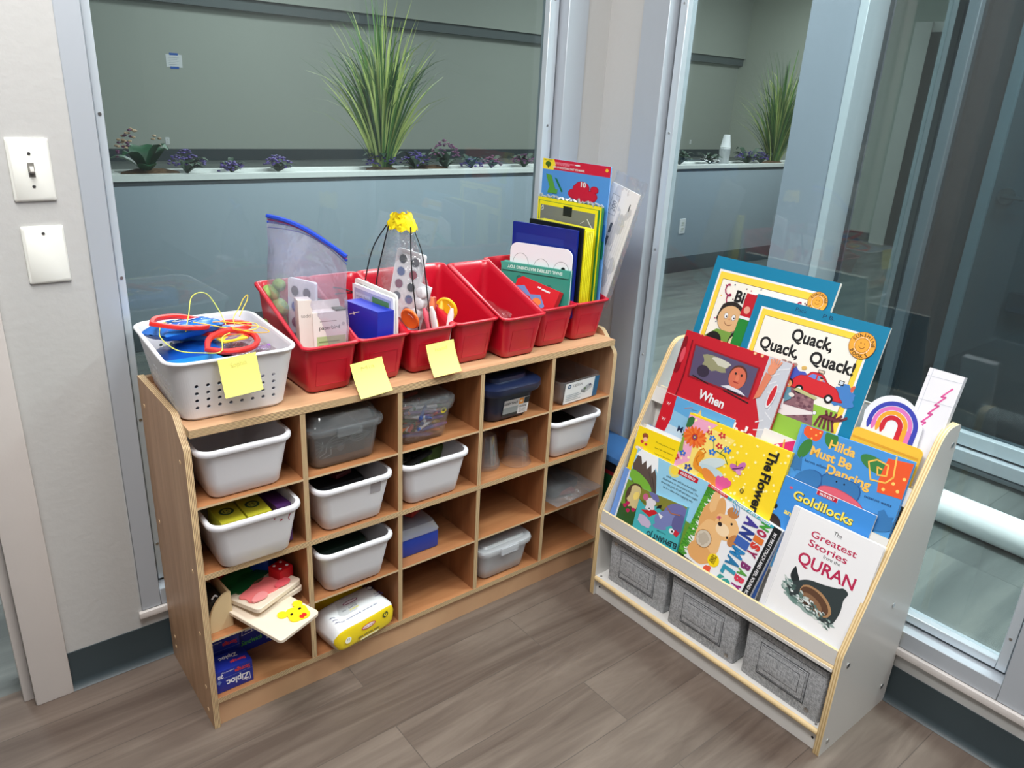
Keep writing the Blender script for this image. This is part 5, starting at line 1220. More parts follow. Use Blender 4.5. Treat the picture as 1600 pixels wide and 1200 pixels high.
# ---- picture books
A17 = rad(17); UPV = Vector((sin(A17), 0, cos(A17)))
def bookM(k, off, s, h, rot=0.):
    z = ZT4[k]-.045+h*cos(A17); x = BX0+.49*(ZT4[k]-.275)+off+(z-ZT4[k])*math.tan(A17)
    return basis((x, -s, z), (0, -1, 0), UPV) @ Matrix.Rotation(rot, 4, 'Z')
PG = c3(240, 236, 226, .8)
def book(label, k, off, s, h, W_, H_, th, cov, art, rot=0., spine='l', soft=False, nm='picture_book', pages=PG):
    t = thing(nm, label, 'book', bookM(k, off, s, h, rot), 'picture books in the display rack')
    c = .0006 if soft else .0018; g = 0 if soft else .0025; b = MB()
    b.box(0, W_, 0, H_, -c, 0, cov, .0004, 1); b.box(0, W_, 0, H_, -th, -th+c, cov, .0004, 1)
    if spine == 'l': b.box(-.0005, c, 0, H_, -th, 0, cov, .0004, 1)
    elif spine == 'r': b.box(W_-c, W_+.0005, 0, H_, -th, 0, cov, .0004, 1)
    elif spine == 't': b.box(0, W_, H_-c, H_+.0005, -th, 0, cov, .0004, 1)
    cv = b.build('cover', t)
    MB().box(c+.0002 if spine == 'l' else g, W_-(c+.0002 if spine == 'r' else g), g, H_-g, -th+c+.0001, -c-.0001, pages).build('pages', t)
    a = Art(W_, H_); art(a); a.build('cover_print', cv); return t
K0 = c3(24, 24, 26)
def sunshine(a, u, v, r):
    O = c3(244, 170, 60); BR = c3(120, 60, 20); a.E(u, v, r*1.03, BR, n=32); a.E(u, v, r, O, n=32)
    hv = a.W/a.H
    for k in range(36):
        q = 2*pi*k/36; a.z -= a.st*.97; a.E(u+cos(q)*r*.60, v+sin(q)*r*.60*hv, r*.035, WHITE, n=5)
    a.E(u, v, r*.54, BR, n=28); a.E(u, v, r*.52, O, n=28)
    a.arc_text('SUNSHINE', u, v, r*.80*a.W, r*.26*a.W, K0, pi/2-.15, 2.9); a.arc_text('BOOKS', u, v, r*.80*a.W, r*.26*a.W, K0, -pi/2-.1, 1.9, True)
    for d in (-.14, .14): a.E(u+d*r, v+.16*r*hv, r*.05, BR, n=8)
    a.A(u, v-.0*r, r*.22, r*.26, pi*1.12, pi*1.88, BR, 8)
def sunframe(a):
    a.R(0, 0, 1, 1, c3(0, 124, 164)); a.R(.06, 0, .915, .925, WHITE); a.R(.075, 0, .90, .912, c3(250, 214, 70)); a.R(.11, 0, .865, .872, c3(110, 80, 40)); a.R(.113, 0, .862, .869, c3(244, 240, 230))
def face(a, u, v, r, skin, hair, look=1):
    hv = a.W/a.H; a.E(u, v+.25*r*hv, r*1.12, hair, r*1.05, n=18, jag=.06); a.E(u, v, r, K0, r*.98, n=22); a.E(u, v, r*.975, skin, r*.955, n=22)
    for d in (-.35, .28): a.E(u+d*r, v+.2*r*hv, r*.17, K0, r*.22); a.E(u+d*r, v+.2*r*hv, r*.15, WHITE, r*.2); a.E(u+(d+.05)*r, v+.15*r*hv, r*.06, K0)
    a.A(u, v-.1*r*hv, r*.36, r*.4, pi*1.15, pi*1.8, c3(120, 50, 30), 8); a.E(u+.0*r, v-.02*hv*r, r*.09, c3(210, 150, 110), r*.07)
def art_birth(a):
    sunframe(a); rnd = random.Random(5)
    for k in range(90):
        u, v = rnd.uniform(.13, .84), rnd.uniform(.42, .86); c = rnd.choice(((170, 60, 80), (60, 70, 110), (230, 190, 60), (200, 120, 140), (90, 40, 60))); a.z -= a.st*.8; a.E(u, v, .006, c3(*c), n=8)
        if k % 4 == 0: a.E(u, v, .0035, c3(244, 240, 230), n=8)
    PK = c3(170, 40, 90)
    for (u, v) in ((.17, .84), (.76, .84)): a.L([(u+.012*k*.35+.022*cos(k*.8), v-.008*k*.9+.018*sin(k*.8)+.0) for k in range(17)], .0035, PK)
    a.X('Birthday', .45, .79, .030, K0, .13, 0, .03); a.tr(0, 1, .20, .85)
    face(a, .28, .52, .105, c3(222, 178, 130), c3(40, 34, 32)); a.P([(.12, .36), (.2, .43), (.36, .43), (.42, .36), (.42, .2), (.1, .2)], c3(120, 160, 70)); face(a, .41, .36, .08, c3(232, 222, 180), c3(30, 28, 28)); a.E(.2, .34, .07, K0); a.tr()
    sunshine(a, .895, .87, .070)
def art_quack(a):
    sunframe(a); a.X('Pack', .37, .965, .010, c3(20, 50, 80), .03, 0, -.01); a.X('P.B.', .58, .966, .010, c3(20, 50, 80), .03, 0, -.01)
    a.X('Quack,', .52, .80, .030, K0, .108, 0, .03); a.X('Quack,', .30, .69, .030, K0, .108, 0, .03); a.X('Quack!', .71, .69, .030, K0, .112, 0, .03); a.R(.113, 0, .862, .40, c3(150, 196, 70)); a.tr(.27, .74, .26, .62)
    a.P([(-.2, .30), (-.2, .0), (.62, .0), (.55, .28), (.5, .33)], c3(140, 100, 110)); rnd = random.Random(2)
    for k in range(60):
        u, v = rnd.uniform(.13, .56), rnd.uniform(.02, .28); a.z -= a.st*.9; a.E(u, v, .022, c3(*rnd.choice(((120, 80, 92), (160, 118, 124), (104, 66, 80)))), .013, 0, 7, .2)
    a.P([(.113, .02), (.32, .0), (.6, .12), (.58, .14), (.113, .1)], c3(236, 228, 228)); a.E(.60, .14, .02, K0); a.E(.60, .14, .017, WHITE)
    for k in range(5): a.L([(.64+.045*k, .02), (.66+.03*k, .12), (.72+.035*k, .16), (.7+.05*k, .2)], .006, c3(110, 50, 60))
    a.E(.30, .44, .13, c3(70, 90, 190), .08, 0, 26, .22, 3); a.E(.80, .40, .12, c3(70, 130, 200), .10, 0, 26, .22, 4); a.E(.86, .50, .02, c3(220, 100, 70), .03, 0, 9, .3)
    RC, RD2 = c3(214, 40, 50), c3(150, 20, 36)
    a.C([(.28, .40), (.34, .47), (.40, .49), (.45, .545), (.56, .545), (.63, .48), (.72, .45), (.77, .38), (.78, .32), (.30, .32), (.26, .36)], RD2)
    a.C([(.29, .40), (.34, .465), (.405, .485), (.455, .538), (.555, .538), (.625, .475), (.715, .445), (.762, .38), (.772, .328), (.31, .328), (.27, .36)], RC)
    a.P([(.42, .485), (.46, .525), (.50, .525), (.50, .475)], c3(110, 140, 220)); a.P([(.515, .475), (.515, .525), (.55, .525), (.60, .478)], c3(120, 150, 200)); a.E(.555, .495, .018, c3(230, 180, 140)); a.E(.555, .508, .018, K0, .008)
    a.R(.50, .555, .565, .59, K0); a.R(.505, .56, .56, .585, c3(220, 200, 180)); a.R(.72, .50, .77, .55, K0); a.R(.728, .508, .762, .542, c3(210, 220, 226))
    for u in (.38, .68): a.E(u, .325, .042, K0); a.E(u, .325, .022, WHITE)
    a.P([(.33, .30), (.56, .27), (.58, .30), (.36, .335)], c3(196, 196, 140))
    for u, r, c in ((.14, .03, (150, 120, 110)), (.2, .028, (130, 110, 110)), (.26, .03, (170, 140, 130)), (.36, .028, (220, 180, 100))): a.E(u, .555, r, c3(*c), r*.7, 0, 10, .2)
    a.E(.27, .36, .035, K0, .04); a.E(.265, .345, .032, c3(226, 160, 100), .036); a.E(.26, .335, .012, WHITE, .006); a.P([(.20, .30), (.3, .31), (.34, .2), (.28, .14), (.19, .18)], c3(100, 150, 170)); a.E(.33, .24, .03, c3(230, 226, 220), .02); a.L([(.22, .16), (.17, .08)], .008, c3(226, 160, 100)); a.L([(.26, .16), (.27, .07)], .008, WHITE)
    a.tr(); sunshine(a, .865, .85, .088)
def art_daddy(a):
    a.R(0, 0, 1, 1, c3(196, 26, 44)); a.tr(0, 1, .22, .85); a.P([(.80, 1), (1, 1), (1, 0), (.93, 0), (.90, .35), (.80, .55), (.8, .9)], c3(200, 204, 214)); rnd = random.Random(8)
    for k in range(12): a.L([(.86+rnd.random()*.12, .2+.07*k), (.9+rnd.random()*.1, .24+.07*k)], .003, c3(224, 226, 232))
    a.P([(.12, .82), (.15, .5), (.76, .50), (.76, .80)], c3(150, 16, 34)); a.P([(.135, .805), (.165, .52), (.745, .515), (.745, .785)], c3(88, 80, 112))
    a.E(.36, .70, .13, c3(150, 150, 116), .06, -.1, 16, .2); a.E(.42, .73, .09, c3(206, 206, 190), .03, -.1, 14, .2); a.E(.28, .60, .06, c3(52, 46, 66), .05)
    a.E(.60, .66, .082, c3(90, 50, 40), .092); a.E(.60, .645, .076, c3(214, 110, 84), .088); a.E(.60, .605, .026, c3(160, 50, 44), .006); a.E(.575, .68, .01, K0); a.E(.63, .68, .01, K0); a.E(.602, .645, .016, c3(224, 126, 96), .028); a.P([(.48, .53), (.55, .56), (.66, .55), (.72, .52)], c3(222, 222, 230))
    for p in ([(.2, .53), (.36, .505)], [(.52, .50), (.76, .47)], [(.55, .52), (.7, .505)]): a.L(p, .003, K0)
    a.C([(.0, .82), (.04, .84), (.05, .55), (.01, .5), (-.02, .6)], c3(130, 12, 30)); a.L([(.09, .84), (.11, .5), (.09, .1)], .004, c3(130, 12, 30)); a.E(.04, .68, .022, c3(222, 80, 96), .07)
    for u in (.15, .185, .36, .52, .68, .745): a.E(u, .92-.02*(u > .6)+.005, .014, c3(236, 160, 110)); a.E(u, .925-.02*(u > .6), .008, c3(250, 210, 170))
    a.P([(.79, .52), (.84, .56), (.88, .76), (.82, .78)], c3(222, 130, 100)); a.E(.86, .82, .035, c3(232, 150, 116), .045)
    for k in range(5): a.L([(.845+.012*k, .84), (.83+.022*k, .92-.01*abs(k-2))], .0045, c3(232, 150, 116))
    a.E(.93, .60, .028, c3(230, 226, 232), .10, -.12); a.E(.93, .605, .02, c3(206, 40, 50), .085, -.12)
    a.X('When', .44, .39, .024, WHITE, .082, -.05, .03); a.X("Daddy's", .63, .215, .036, WHITE, .175, -.03, .025)
def art_my(a):
    a.R(0, 0, 1, 1, c3(200, 222, 236)); a.R(0, .55, 1, 1, c3(96, 170, 222)); a.P([(0, .78), (.6, .7), (1, .8), (1, .5), (0, .5)], c3(140, 196, 230)); a.P([(.13, 0), (.14, .3), (.18, .6), (.16, 1), (.0, 1), (0, 0)], c3(206, 20, 40))
    for v in (.83, .55, .28): a.X('W', .075, v, .009, c3(250, 230, 232), None, 0, .01)
    a.X('My', .38, .50, .017, c3(30, 40, 80), .030, 0, .01); a.E(.38, .14, .07, K0, .08); a.L([(.32, .86), (.42, .92)], .002, c3(200, 120, 90)); a.L([(.42, .88), (.50, .9)], .0015, c3(90, 120, 150))
    a.E(.81, .84, .025, K0, .022); a.E(.82, .80, .018, c3(240, 200, 60), .018); a.X('W. Den', .92, .84, .004, c3(40, 60, 90), .018); a.X('Bees', .92, .76, .004, c3(40, 60, 90), .014); a.P([(.5, .8), (.54, .95), (.58, .8)], c3(220, 190, 120))
def art_hilda(a):
    a.R(0, 0, 1, 1, c3(74, 150, 220)); a.R(0, 0, .03, 1, c3(96, 166, 226)); BD, BL2 = c3(40, 88, 150), c3(56, 120, 180); OR = c3(238, 90, 44)
    a.E(.13, .95, .09, OR, .075, 0, 12, .08); a.E(.1, .75, .05, c3(60, 130, 60), .10, -.3); a.E(.30, .95, .06, c3(60, 130, 60), .08, .3)
    for u, v in ((.1, .98), (.16, .93), (.13, .88), (.19, .97)): a.E(u, v, .009, c3(250, 200, 90))
    a.E(.72, .84, .14, c3(60, 130, 70), .06, -.25); a.P([(.8, .95), (1, .98), (1, .60), (.80, .58), (.78, .7)], OR)
    for u, v in ((.84, .63), (.95, .66), (.9, .72), (.97, .8)): a.E(u, v, .014, c3(250, 210, 110))
    Y = c3(248, 196, 90); a.L([(.86, .99), (.885, .78), (.84, .70), (.72, .68), (.66, .85), (.72, .9), (.82, .88), (.83, .77), (.76, .75), (.74, .83), (.78, .82)], .0035, Y)
    a.X('Hilda', .42, .89, .021, Y, .062, -.02, .03); a.X('Must Be', .35, .755, .021, Y, .100, -.02, .03); a.X('Dancing', .54, .625, .021, Y, .104, -.02, .03)
    a.X('karma wilson', .24, .63, .0065, c3(30, 50, 90), .055); a.X('suzanne watts', .83, .50, .0065, c3(30, 50, 90), .06)
    a.E(.22, .42, .14, BD, .10, .6); a.E(.21, .42, .134, BL2, .094, .6); a.E(.06, .56, .03, BL2, .07, .2); a.P([(.02, .5), (.04, .66), (.07, .61), (.1, .66), (.13, .5)], BL2)
    a.C([(.33, .48), (.36, .57), (.64, .58), (.66, .40), (.4, .38)], BD); a.C([(.338, .478), (.366, .562), (.632, .572), (.65, .40), (.4, .38)], BL2); a.E(.36, .575, .014, BL2); a.E(.64, .585, .014, BL2); a.E(.46, .53, .008, K0); a.E(.53, .53, .008, K0)
    a.E(.54, .35, .22, c3(180, 70, 90), .085, -.14); a.E(.54, .35, .215, c3(222, 96, 114), .08, -.14); a.E(.69, .345, .014, c3(120, 40, 60), .010)
    a.E(.86, .28, .16, BL2, .07, .15); a.P([(.86, .4), (.9, .44), (.95, .38), (.99, .40), (.97, .3), (.88, .3)], BL2); a.E(.78, .04, .16, BL2, .12, .5); a.E(.92, .06, .03, c3(150, 200, 90), .06)
def art_goldi(a):
    a.R(0, 0, 1, 1, c3(62, 142, 220)); a.R(0, 0, 1, .2, c3(80, 150, 200)); a.E(.78, .72, .10, c3(150, 200, 236), .03, 0, 12, .2)
    a.X('Goldilocks', .485, .845, .021, c3(70, 80, 40), .146, -.01, .045); a.X('Goldilocks', .48, .85, .021, c3(252, 226, 90), .146, -.01, .02); a.X('and The Three Bears', .50, .63, .012, c3(250, 226, 100), .17, -.02, .03)
    a.R(.37, .95, .60, 1.0, c3(226, 200, 206)); a.R(.375, .95, .595, .995, c3(190, 20, 50)); a.X('MILES KELLY', .485, .972, .0055, WHITE, .036, 0, .03); a.E(.1, .90, .02, c3(220, 80, 110), .014)
    a.E(.02, .42, .12, c3(50, 34, 32), .13); a.E(.0, .64, .03, K0, .03); a.E(.0, .6, .01, WHITE); a.E(.1, .3, .09, c3(196, 120, 110), .04); a.L([(.9, .75), (.93, .6), (.9, .45)], .002, c3(160, 200, 236)); a.E(.92, .3, .06, c3(60, 140, 60), .04); a.E(.84, .34, .03, c3(110, 70, 140), .02)
def art_flower(a):
    a.R(0, 0, 1, 1, c3(250, 216, 40)); a.R(0, 0, .2, .5, c3(240, 170, 200)); a.tr(0, 1, .36, .62); a.P([(0, 0), (0, 1), (.14, 1), (.2, .93), (.5, .88), (.34, .4), (.2, 0)], c3(250, 224, 120)); a.P([(0, 1), (.0, .1), (.14, .3), (.12, .6), (.22, .85), (.3, 1)], c3(240, 170, 200)); rnd = random.Random(11)
    for k in range(80):
        u, v = rnd.uniform(.04, .98), rnd.uniform(.04, .97); a.z -= a.st*.9; a.E(u, v, rnd.uniform(.007, .013), c3(254, 244, 170), n=8)
    G = c3(50, 110, 60); OR = c3(232, 100, 40)
    a.E(.03, .88, .05, G, .05, .3, 10, .3); a.E(.0, .5, .04, c3(140, 170, 60), .10, .2, 12, .3); a.L([(.3, .55), (.36, .62), (.45, .6), (.5, .5)], .0025, G); a.L([(.34, .6), (.3, .8)], .002, G); a.L([(.4, .6), (.44, .75)], .002, G)
    for i in range(18): q = 2*pi*i/18; a.z -= a.st*.9; a.E(.12+cos(q)*.072, .69+sin(q)*.072*a.W/a.H, .052, c3(*((232, 96, 34), (240, 124, 50))[i % 2]), .017, q, 10)
    a.E(.12, .69, .032, c3(196, 60, 30)); a.E(.12, .69, .018, c3(60, 80, 150)); a.E(.12, .69, .007, c3(230, 200, 80))
    for u, v, r, c in ((.245, .85, .03, (200, 50, 60)), (.37, .88, .035, (206, 50, 60)), (.29, .78, .033, (40, 120, 220)), (.375, .71, .034, (206, 50, 60)), (.46, .70, .036, (40, 120, 220)), (.33, .58, .036, (40, 120, 220)), (.055, .38, .032, (50, 110, 210)), (.0, .28, .035, (206, 60, 70)), (.15, .2, .04, (40, 70, 160))): a.flower(u, v, r, c3(*c), c3(240, 210, 120), rot=u*9)
    a.C([(.20, .52), (.27, .48), (.25, .36), (.34, .28), (.47, .18), (.42, .12), (.3, .2), (.19, .26)], c3(236, 150, 40)); a.L([(.21, .54), (.24, .58), (.27, .54), (.24, .47)], .003, c3(220, 130, 30)); a.L([(.22, .45), (.2, .38), (.24, .3)], .0025, c3(200, 110, 30))
    a.E(.36, .42, .13, c3(206, 222, 224), .045, .45); a.E(.38, .31, .12, c3(190, 214, 222), .035, -.05); a.E(.38, .2, .10, c3(232, 140, 60), .045, -.5)
    for q in (-.5, 0, .5, 1.0): a.E(.50+.03*q, .18+.02*q, .035, c3(226, 90, 150), .07, -q)
    for s_ in (1, -1): a.E(.60+.03*s_, .53+.03*s_, .045, c3(196, 110, 180), .026, .6*s_+.4); a.E(.62, .46, .03, c3(220, 150, 200), .018, -.4)
    a.L([(.56, .47), (.60, .5), (.64, .55)], .003, c3(90, 40, 100)); a.L([(.585, .52), (.57, .60)], .001, K0)
    a.X('The', .865, .80, .026, K0, .052, -pi/2-.0, .03); a.X('Flower', .86, .30, .026, K0, .100, -pi/2, .03); a.E(.70, .22, .018, K0, .02); a.E(.70, .22, .012, c3(250, 216, 60), .014); a.X('@', .70, .22, .006, K0)
def art_yellow(a):
    a.R(0, 0, 1, 1, c3(252, 220, 20)); a.E(.20, .88, .07, c3(150, 80, 50), .055); a.E(.22, .83, .05, c3(244, 190, 160), .042); a.E(.16, .78, .04, c3(206, 60, 60), .03); a.E(.26, .76, .035, c3(206, 60, 60), .025); a.E(.13, .66, .08, c3(236, 226, 220), .035); a.P([(.15, .7), (.22, .7), (.3, .5), (.24, .45)], c3(244, 190, 160))
    for k in range(5): a.X(('Mummy got me a puppy', 'but I do not know', 'I want to be alone', 'because I like my', 'big shiny balloon')[k], .68, .86-.085*k, .0042, c3(70, 60, 20), .065-.004*(k % 3))
    a.R(0, 0, 1, .01, K0)
def art_mount(a):
    a.R(0, 0, 1, 1, c3(150, 208, 236)); a.R(0, 0, 1, .24, c3(50, 90, 40)); a.tr(0, 1, .22, .78); a.P([(0, .5), (0, .0), (1, .0), (1, .35), (.5, .42), (.2, .52)], c3(110, 150, 50)); a.E(.55, .94, .08, c3(226, 220, 130)); a.E(.55, .94, .05, c3(250, 220, 70)); a.P([(-.0, .75), (.03, .9), (.22, .97), (.35, .74), (.42, .50), (.36, .42), (.05, .50)], c3(92, 78, 72))
    a.P([(.0, .90), (.05, 1), (.30, 1), (.36, .78), (.31, .84), (.28, .74), (.24, .86), (.2, .77), (.16, .88), (.12, .8), (.08, .9)], c3(244, 248, 250)); a.L([(.3, .7), (.36, .58), (.4, .48)], .003, c3(60, 50, 50)); a.L([(.24, .74), (.34, .56)], .002, c3(70, 60, 58))
    a.E(.16, .56, .2, c3(120, 180, 60), .07, -.3); a.E(.16, .30, .13, c3(84, 64, 50), .16); a.E(.17, .30, .10, c3(214, 196, 140), .14, 0, 18, .2); a.E(.18, .33, .04, c3(244, 220, 120), .05, 0, 10, .2); a.R(0, 0, .4, .12, c3(50, 90, 40))
    for u, v in ((.07, .12), (.13, .07), (.2, .12), (.1, .17)): a.E(u, v, .03, c3(190, 30, 90), .022, 0, 9, .2)
    a.R(.60, .915, .86, .985, c3(196, 16, 44)); a.X('MILES KELLY', .73, .95, .0065, WHITE, .05, 0, .03)
    for k, s in enumerate(('Little ones will love the bright', 'illustrations in this picture book. The', 'three billy goats Gruff have been caught', 'up in a clear and engaging way')): a.X(s, .68, .82-.055*k, .0055, c3(40, 50, 60), (.10, .118, .122, .10)[k])
def art_eleph(a):
    a.R(0, 0, 1, 1, c3(70, 178, 186)); a.tr(0, 1, .22, .80); a.R(0, .6, 1, 1, c3(130, 130, 50)); a.R(0, .66, 1, .72, c3(100, 110, 40)); a.P([(0, .72), (.15, .62), (.4, .72), (.7, .60), (1, .66), (1, .3), (0, .3)], c3(70, 178, 186)); PU = c3(110, 110, 170)
    a.E(.3, .92, .14, PU, .06, -.5); a.E(.82, .7, .26, PU, .2, .3); a.E(.62, .52, .22, c3(120, 130, 186), .14, .5); a.C([(.42, .30), (.6, .42), (.7, .3), (.5, .24)], c3(120, 130, 186)); a.E(.92, .55, .14, c3(96, 96, 150), .17)
    a.E(.26, .7, .11, c3(226, 222, 230), .12, 0, 16, .25); a.E(.13, .82, .06, c3(200, 100, 140), .06); a.P([(.1, .5), (.3, .42), (.46, .58), (.38, .62), (.2, .54)], c3(200, 30, 40)); a.P([(.4, .66), (.5, .72), (.5, .8), (.42, .74)], K0); a.E(.26, .6, .035, WHITE); a.E(.26, .6, .015, K0)
    a.E(.82, .33, .06, WHITE, .045); a.E(.83, .33, .02, K0); a.P([(.88, .4), (.98, .36), (.94, .25), (.86, .28)], c3(200, 40, 60)); a.P([(.46, .60), (.58, .56), (.54, .48)], WHITE); a.L([(.6, .8), (.72, .7), (.9, .74)], .003, c3(170, 110, 80))
    a.E(.22, .28, .16, c3(196, 180, 210), .09, -.3, 16, .12); a.X('Noisy Jungle', .62, .20, .004, c3(40, 60, 80), .03, pi); a.X('ELEPHANT JO', .66, .05, .014, c3(30, 50, 60), .10, pi, .03)
def art_dog(a):   # printed sideways: +u runs along the top edge seen in the rack
    a.R(0, 0, 1, 1, c3(238, 240, 244)); GN = (c3(90, 170, 50), c3(60, 140, 40)); rnd = random.Random(4)
    a.R(0, 0, .05, 1, GN[0])
    for k in range(120):
        v = rnd.uniform(-.02, 1.0); a.z -= a.st*.92; a.L([(.0, v), (rnd.uniform(.05, .12), v+rnd.uniform(-.05, .06))], .003, GN[k % 2])
    F1, F2, F3 = c3(226, 168, 104), c3(238, 190, 130), c3(196, 130, 72)
    a.E(.20, .62, .13, F1, .26, .0, 22, .05); a.E(.16, .84, .055, F2, .13, .12, 16, .05); a.E(.27, .80, .06, F1, .14, .3); a.E(.28, .36, .17, F2, .24, .2, 22, .04); a.E(.25, .16, .16, F1, .12, 0, 18, .05); a.E(.14, .86, .03, F2, .04)
    a.tr(-.04, 1, .09, 1)
    a.E(.46, .55, .155, F2, .15, 0, 24, .04); a.E(.46, .76, .075, F3, .06, .2); a.E(.60, .46, .085, F3, .055, 1.1); a.E(.36, .62, .06, F2, .05); a.E(.43, .50, .09, c3(248, 220, 180), .07)
    a.E(.375, .545, .028, c3(40, 30, 30), .024); a.E(.50, .63, .014, K0); a.E(.52, .45, .014, K0); a.E(.33, .61, .03, c3(220, 110, 130), .018, .6); a.L([(.35, .58), (.33, .62)], .002, c3(90, 50, 40))
    a.tr(-.05, 1, .02, 1)
    a.E(.28, .33, .105, c3(160, 110, 60)); a.E(.28, .33, .098, c3(210, 200, 184), n=26, jag=.03); a.E(.28, .33, .07, c3(190, 178, 160), n=22, jag=.15)
    a.E(.50, .17, .075, c3(250, 220, 20), n=24); a.X('PRESS', .51, .18, .0075, c3(90, 70, 10), .022, -pi/2, .03); a.X('HERE', .475, .18, .0075, c3(90, 70, 10), .020, -pi/2, .03); a.E(.48, .02, .05, c3(230, 90, 60), .05, .5, 14, .25)
    a.tr()
    for k in range(3): a.A(.36, .88, .05+.03*k, .064+.03*k, -.2, 1.4, c3(130, 170, 206), 8)
    cs = [(70, 60, 150), (40, 60, 140), (60, 100, 180), (40, 130, 190), (40, 120, 170), (50, 150, 180), (60, 160, 150)]
    for i, ch in enumerate('ANIMALS'): a.z -= a.st; a.X(ch, .665, .87-.137*i, .034, c3(*cs[i]), .023, -pi/2, .06)
    cs = [(70, 160, 60), (176, 40, 80), (226, 120, 50), (214, 60, 50), (150, 40, 90), None, (130, 50, 110), (90, 160, 70), (220, 60, 90), (150, 40, 120)]
    for i, ch in enumerate('NOISY BABY'):
        if ch != ' ': a.z -= a.st; a.X(ch, .815, .93-.0925*i, .024, c3(*cs[i]), .0155, -pi/2, .06)
    a.R(.90, 0, 1, 1, c3(22, 26, 30)); a.X('MY FIRST TOUCH AND FEEL SOUND BOOK', .95, .47, .0085, WHITE, .185, -pi/2, .02)
    TE = c3(60, 170, 190); a.R(.0, .965, .34, 1, c3(214, 60, 60)); a.R(.28, .965, .90, 1, TE); a.X('NOISY BABY ANIMALS', .60, .982, .0055, WHITE, .115, pi, .03, shear=.2); a.X('make believe', .14, .982, .004, WHITE, .045, pi)
def art_quran(a):
    a.R(0, 0, 1, 1, c3(240, 240, 242)); a.R(.0, 0, .06, 1, c3(230, 230, 234)); a.L([(.07, 0), (.07, 1)], .0007, c3(205, 206, 210)); P_ = c3(186, 36, 80)
    a.tr(0, 1, .20, .88); a.X('The', .54, .83, .011, c3(40, 40, 44), .020, 0, .0); a.X('Greatest', .53, .745, .016, P_, .108, 0, .012); a.X('Stories', .50, .66, .016, P_, .092, 0, .012); a.X('from the', .57, .60, .008, c3(50, 50, 54), .040); a.X('QURAN', .55, .50, .028, P_, .135, 0, .02)
    W1, W2 = c3(52, 62, 64), c3(36, 44, 46); a.E(.52, .12, .30, c3(150, 170, 166), .07, -.12, 30, .14, 3); a.E(.32, .18, .17, c3(110, 140, 134), .09, -.3, 24, .2, 5)
    a.C([(.24, .40), (.28, .36), (.34, .28), (.27, .26), (.22, .31)], W2)
    a.C([(.22, .20), (.30, .28), (.42, .345), (.58, .37), (.72, .40), (.78, .425), (.84, .40), (.82, .33), (.83, .22), (.80, .10), (.72, .06), (.60, .08), (.5, .12), (.3, .13)], W1)
    a.E(.56, .20, .20, c3(176, 136, 96), .115, -.35, 26, .02); a.E(.55, .195, .18, c3(96, 66, 48), .098, -.35, 24); a.E(.53, .175, .13, c3(140, 104, 76), .06, -.3); a.E(.48, .15, .10, c3(70, 50, 40), .04, -.2)
    rnd = random.Random(6)
    for k in range(90):
        u = rnd.uniform(.18, .78); v = .25-.26*(u-.18)+rnd.uniform(-.055, .04)-.02; a.z -= a.st*.92; a.E(u, v, rnd.uniform(.012, .035), c3(*rnd.choice(((96, 122, 116), (170, 188, 184), (226, 232, 232), (70, 92, 88), (200, 210, 206)))), rnd.uniform(.006, .016), rnd.uniform(-.8, .3), 8, .3, k)
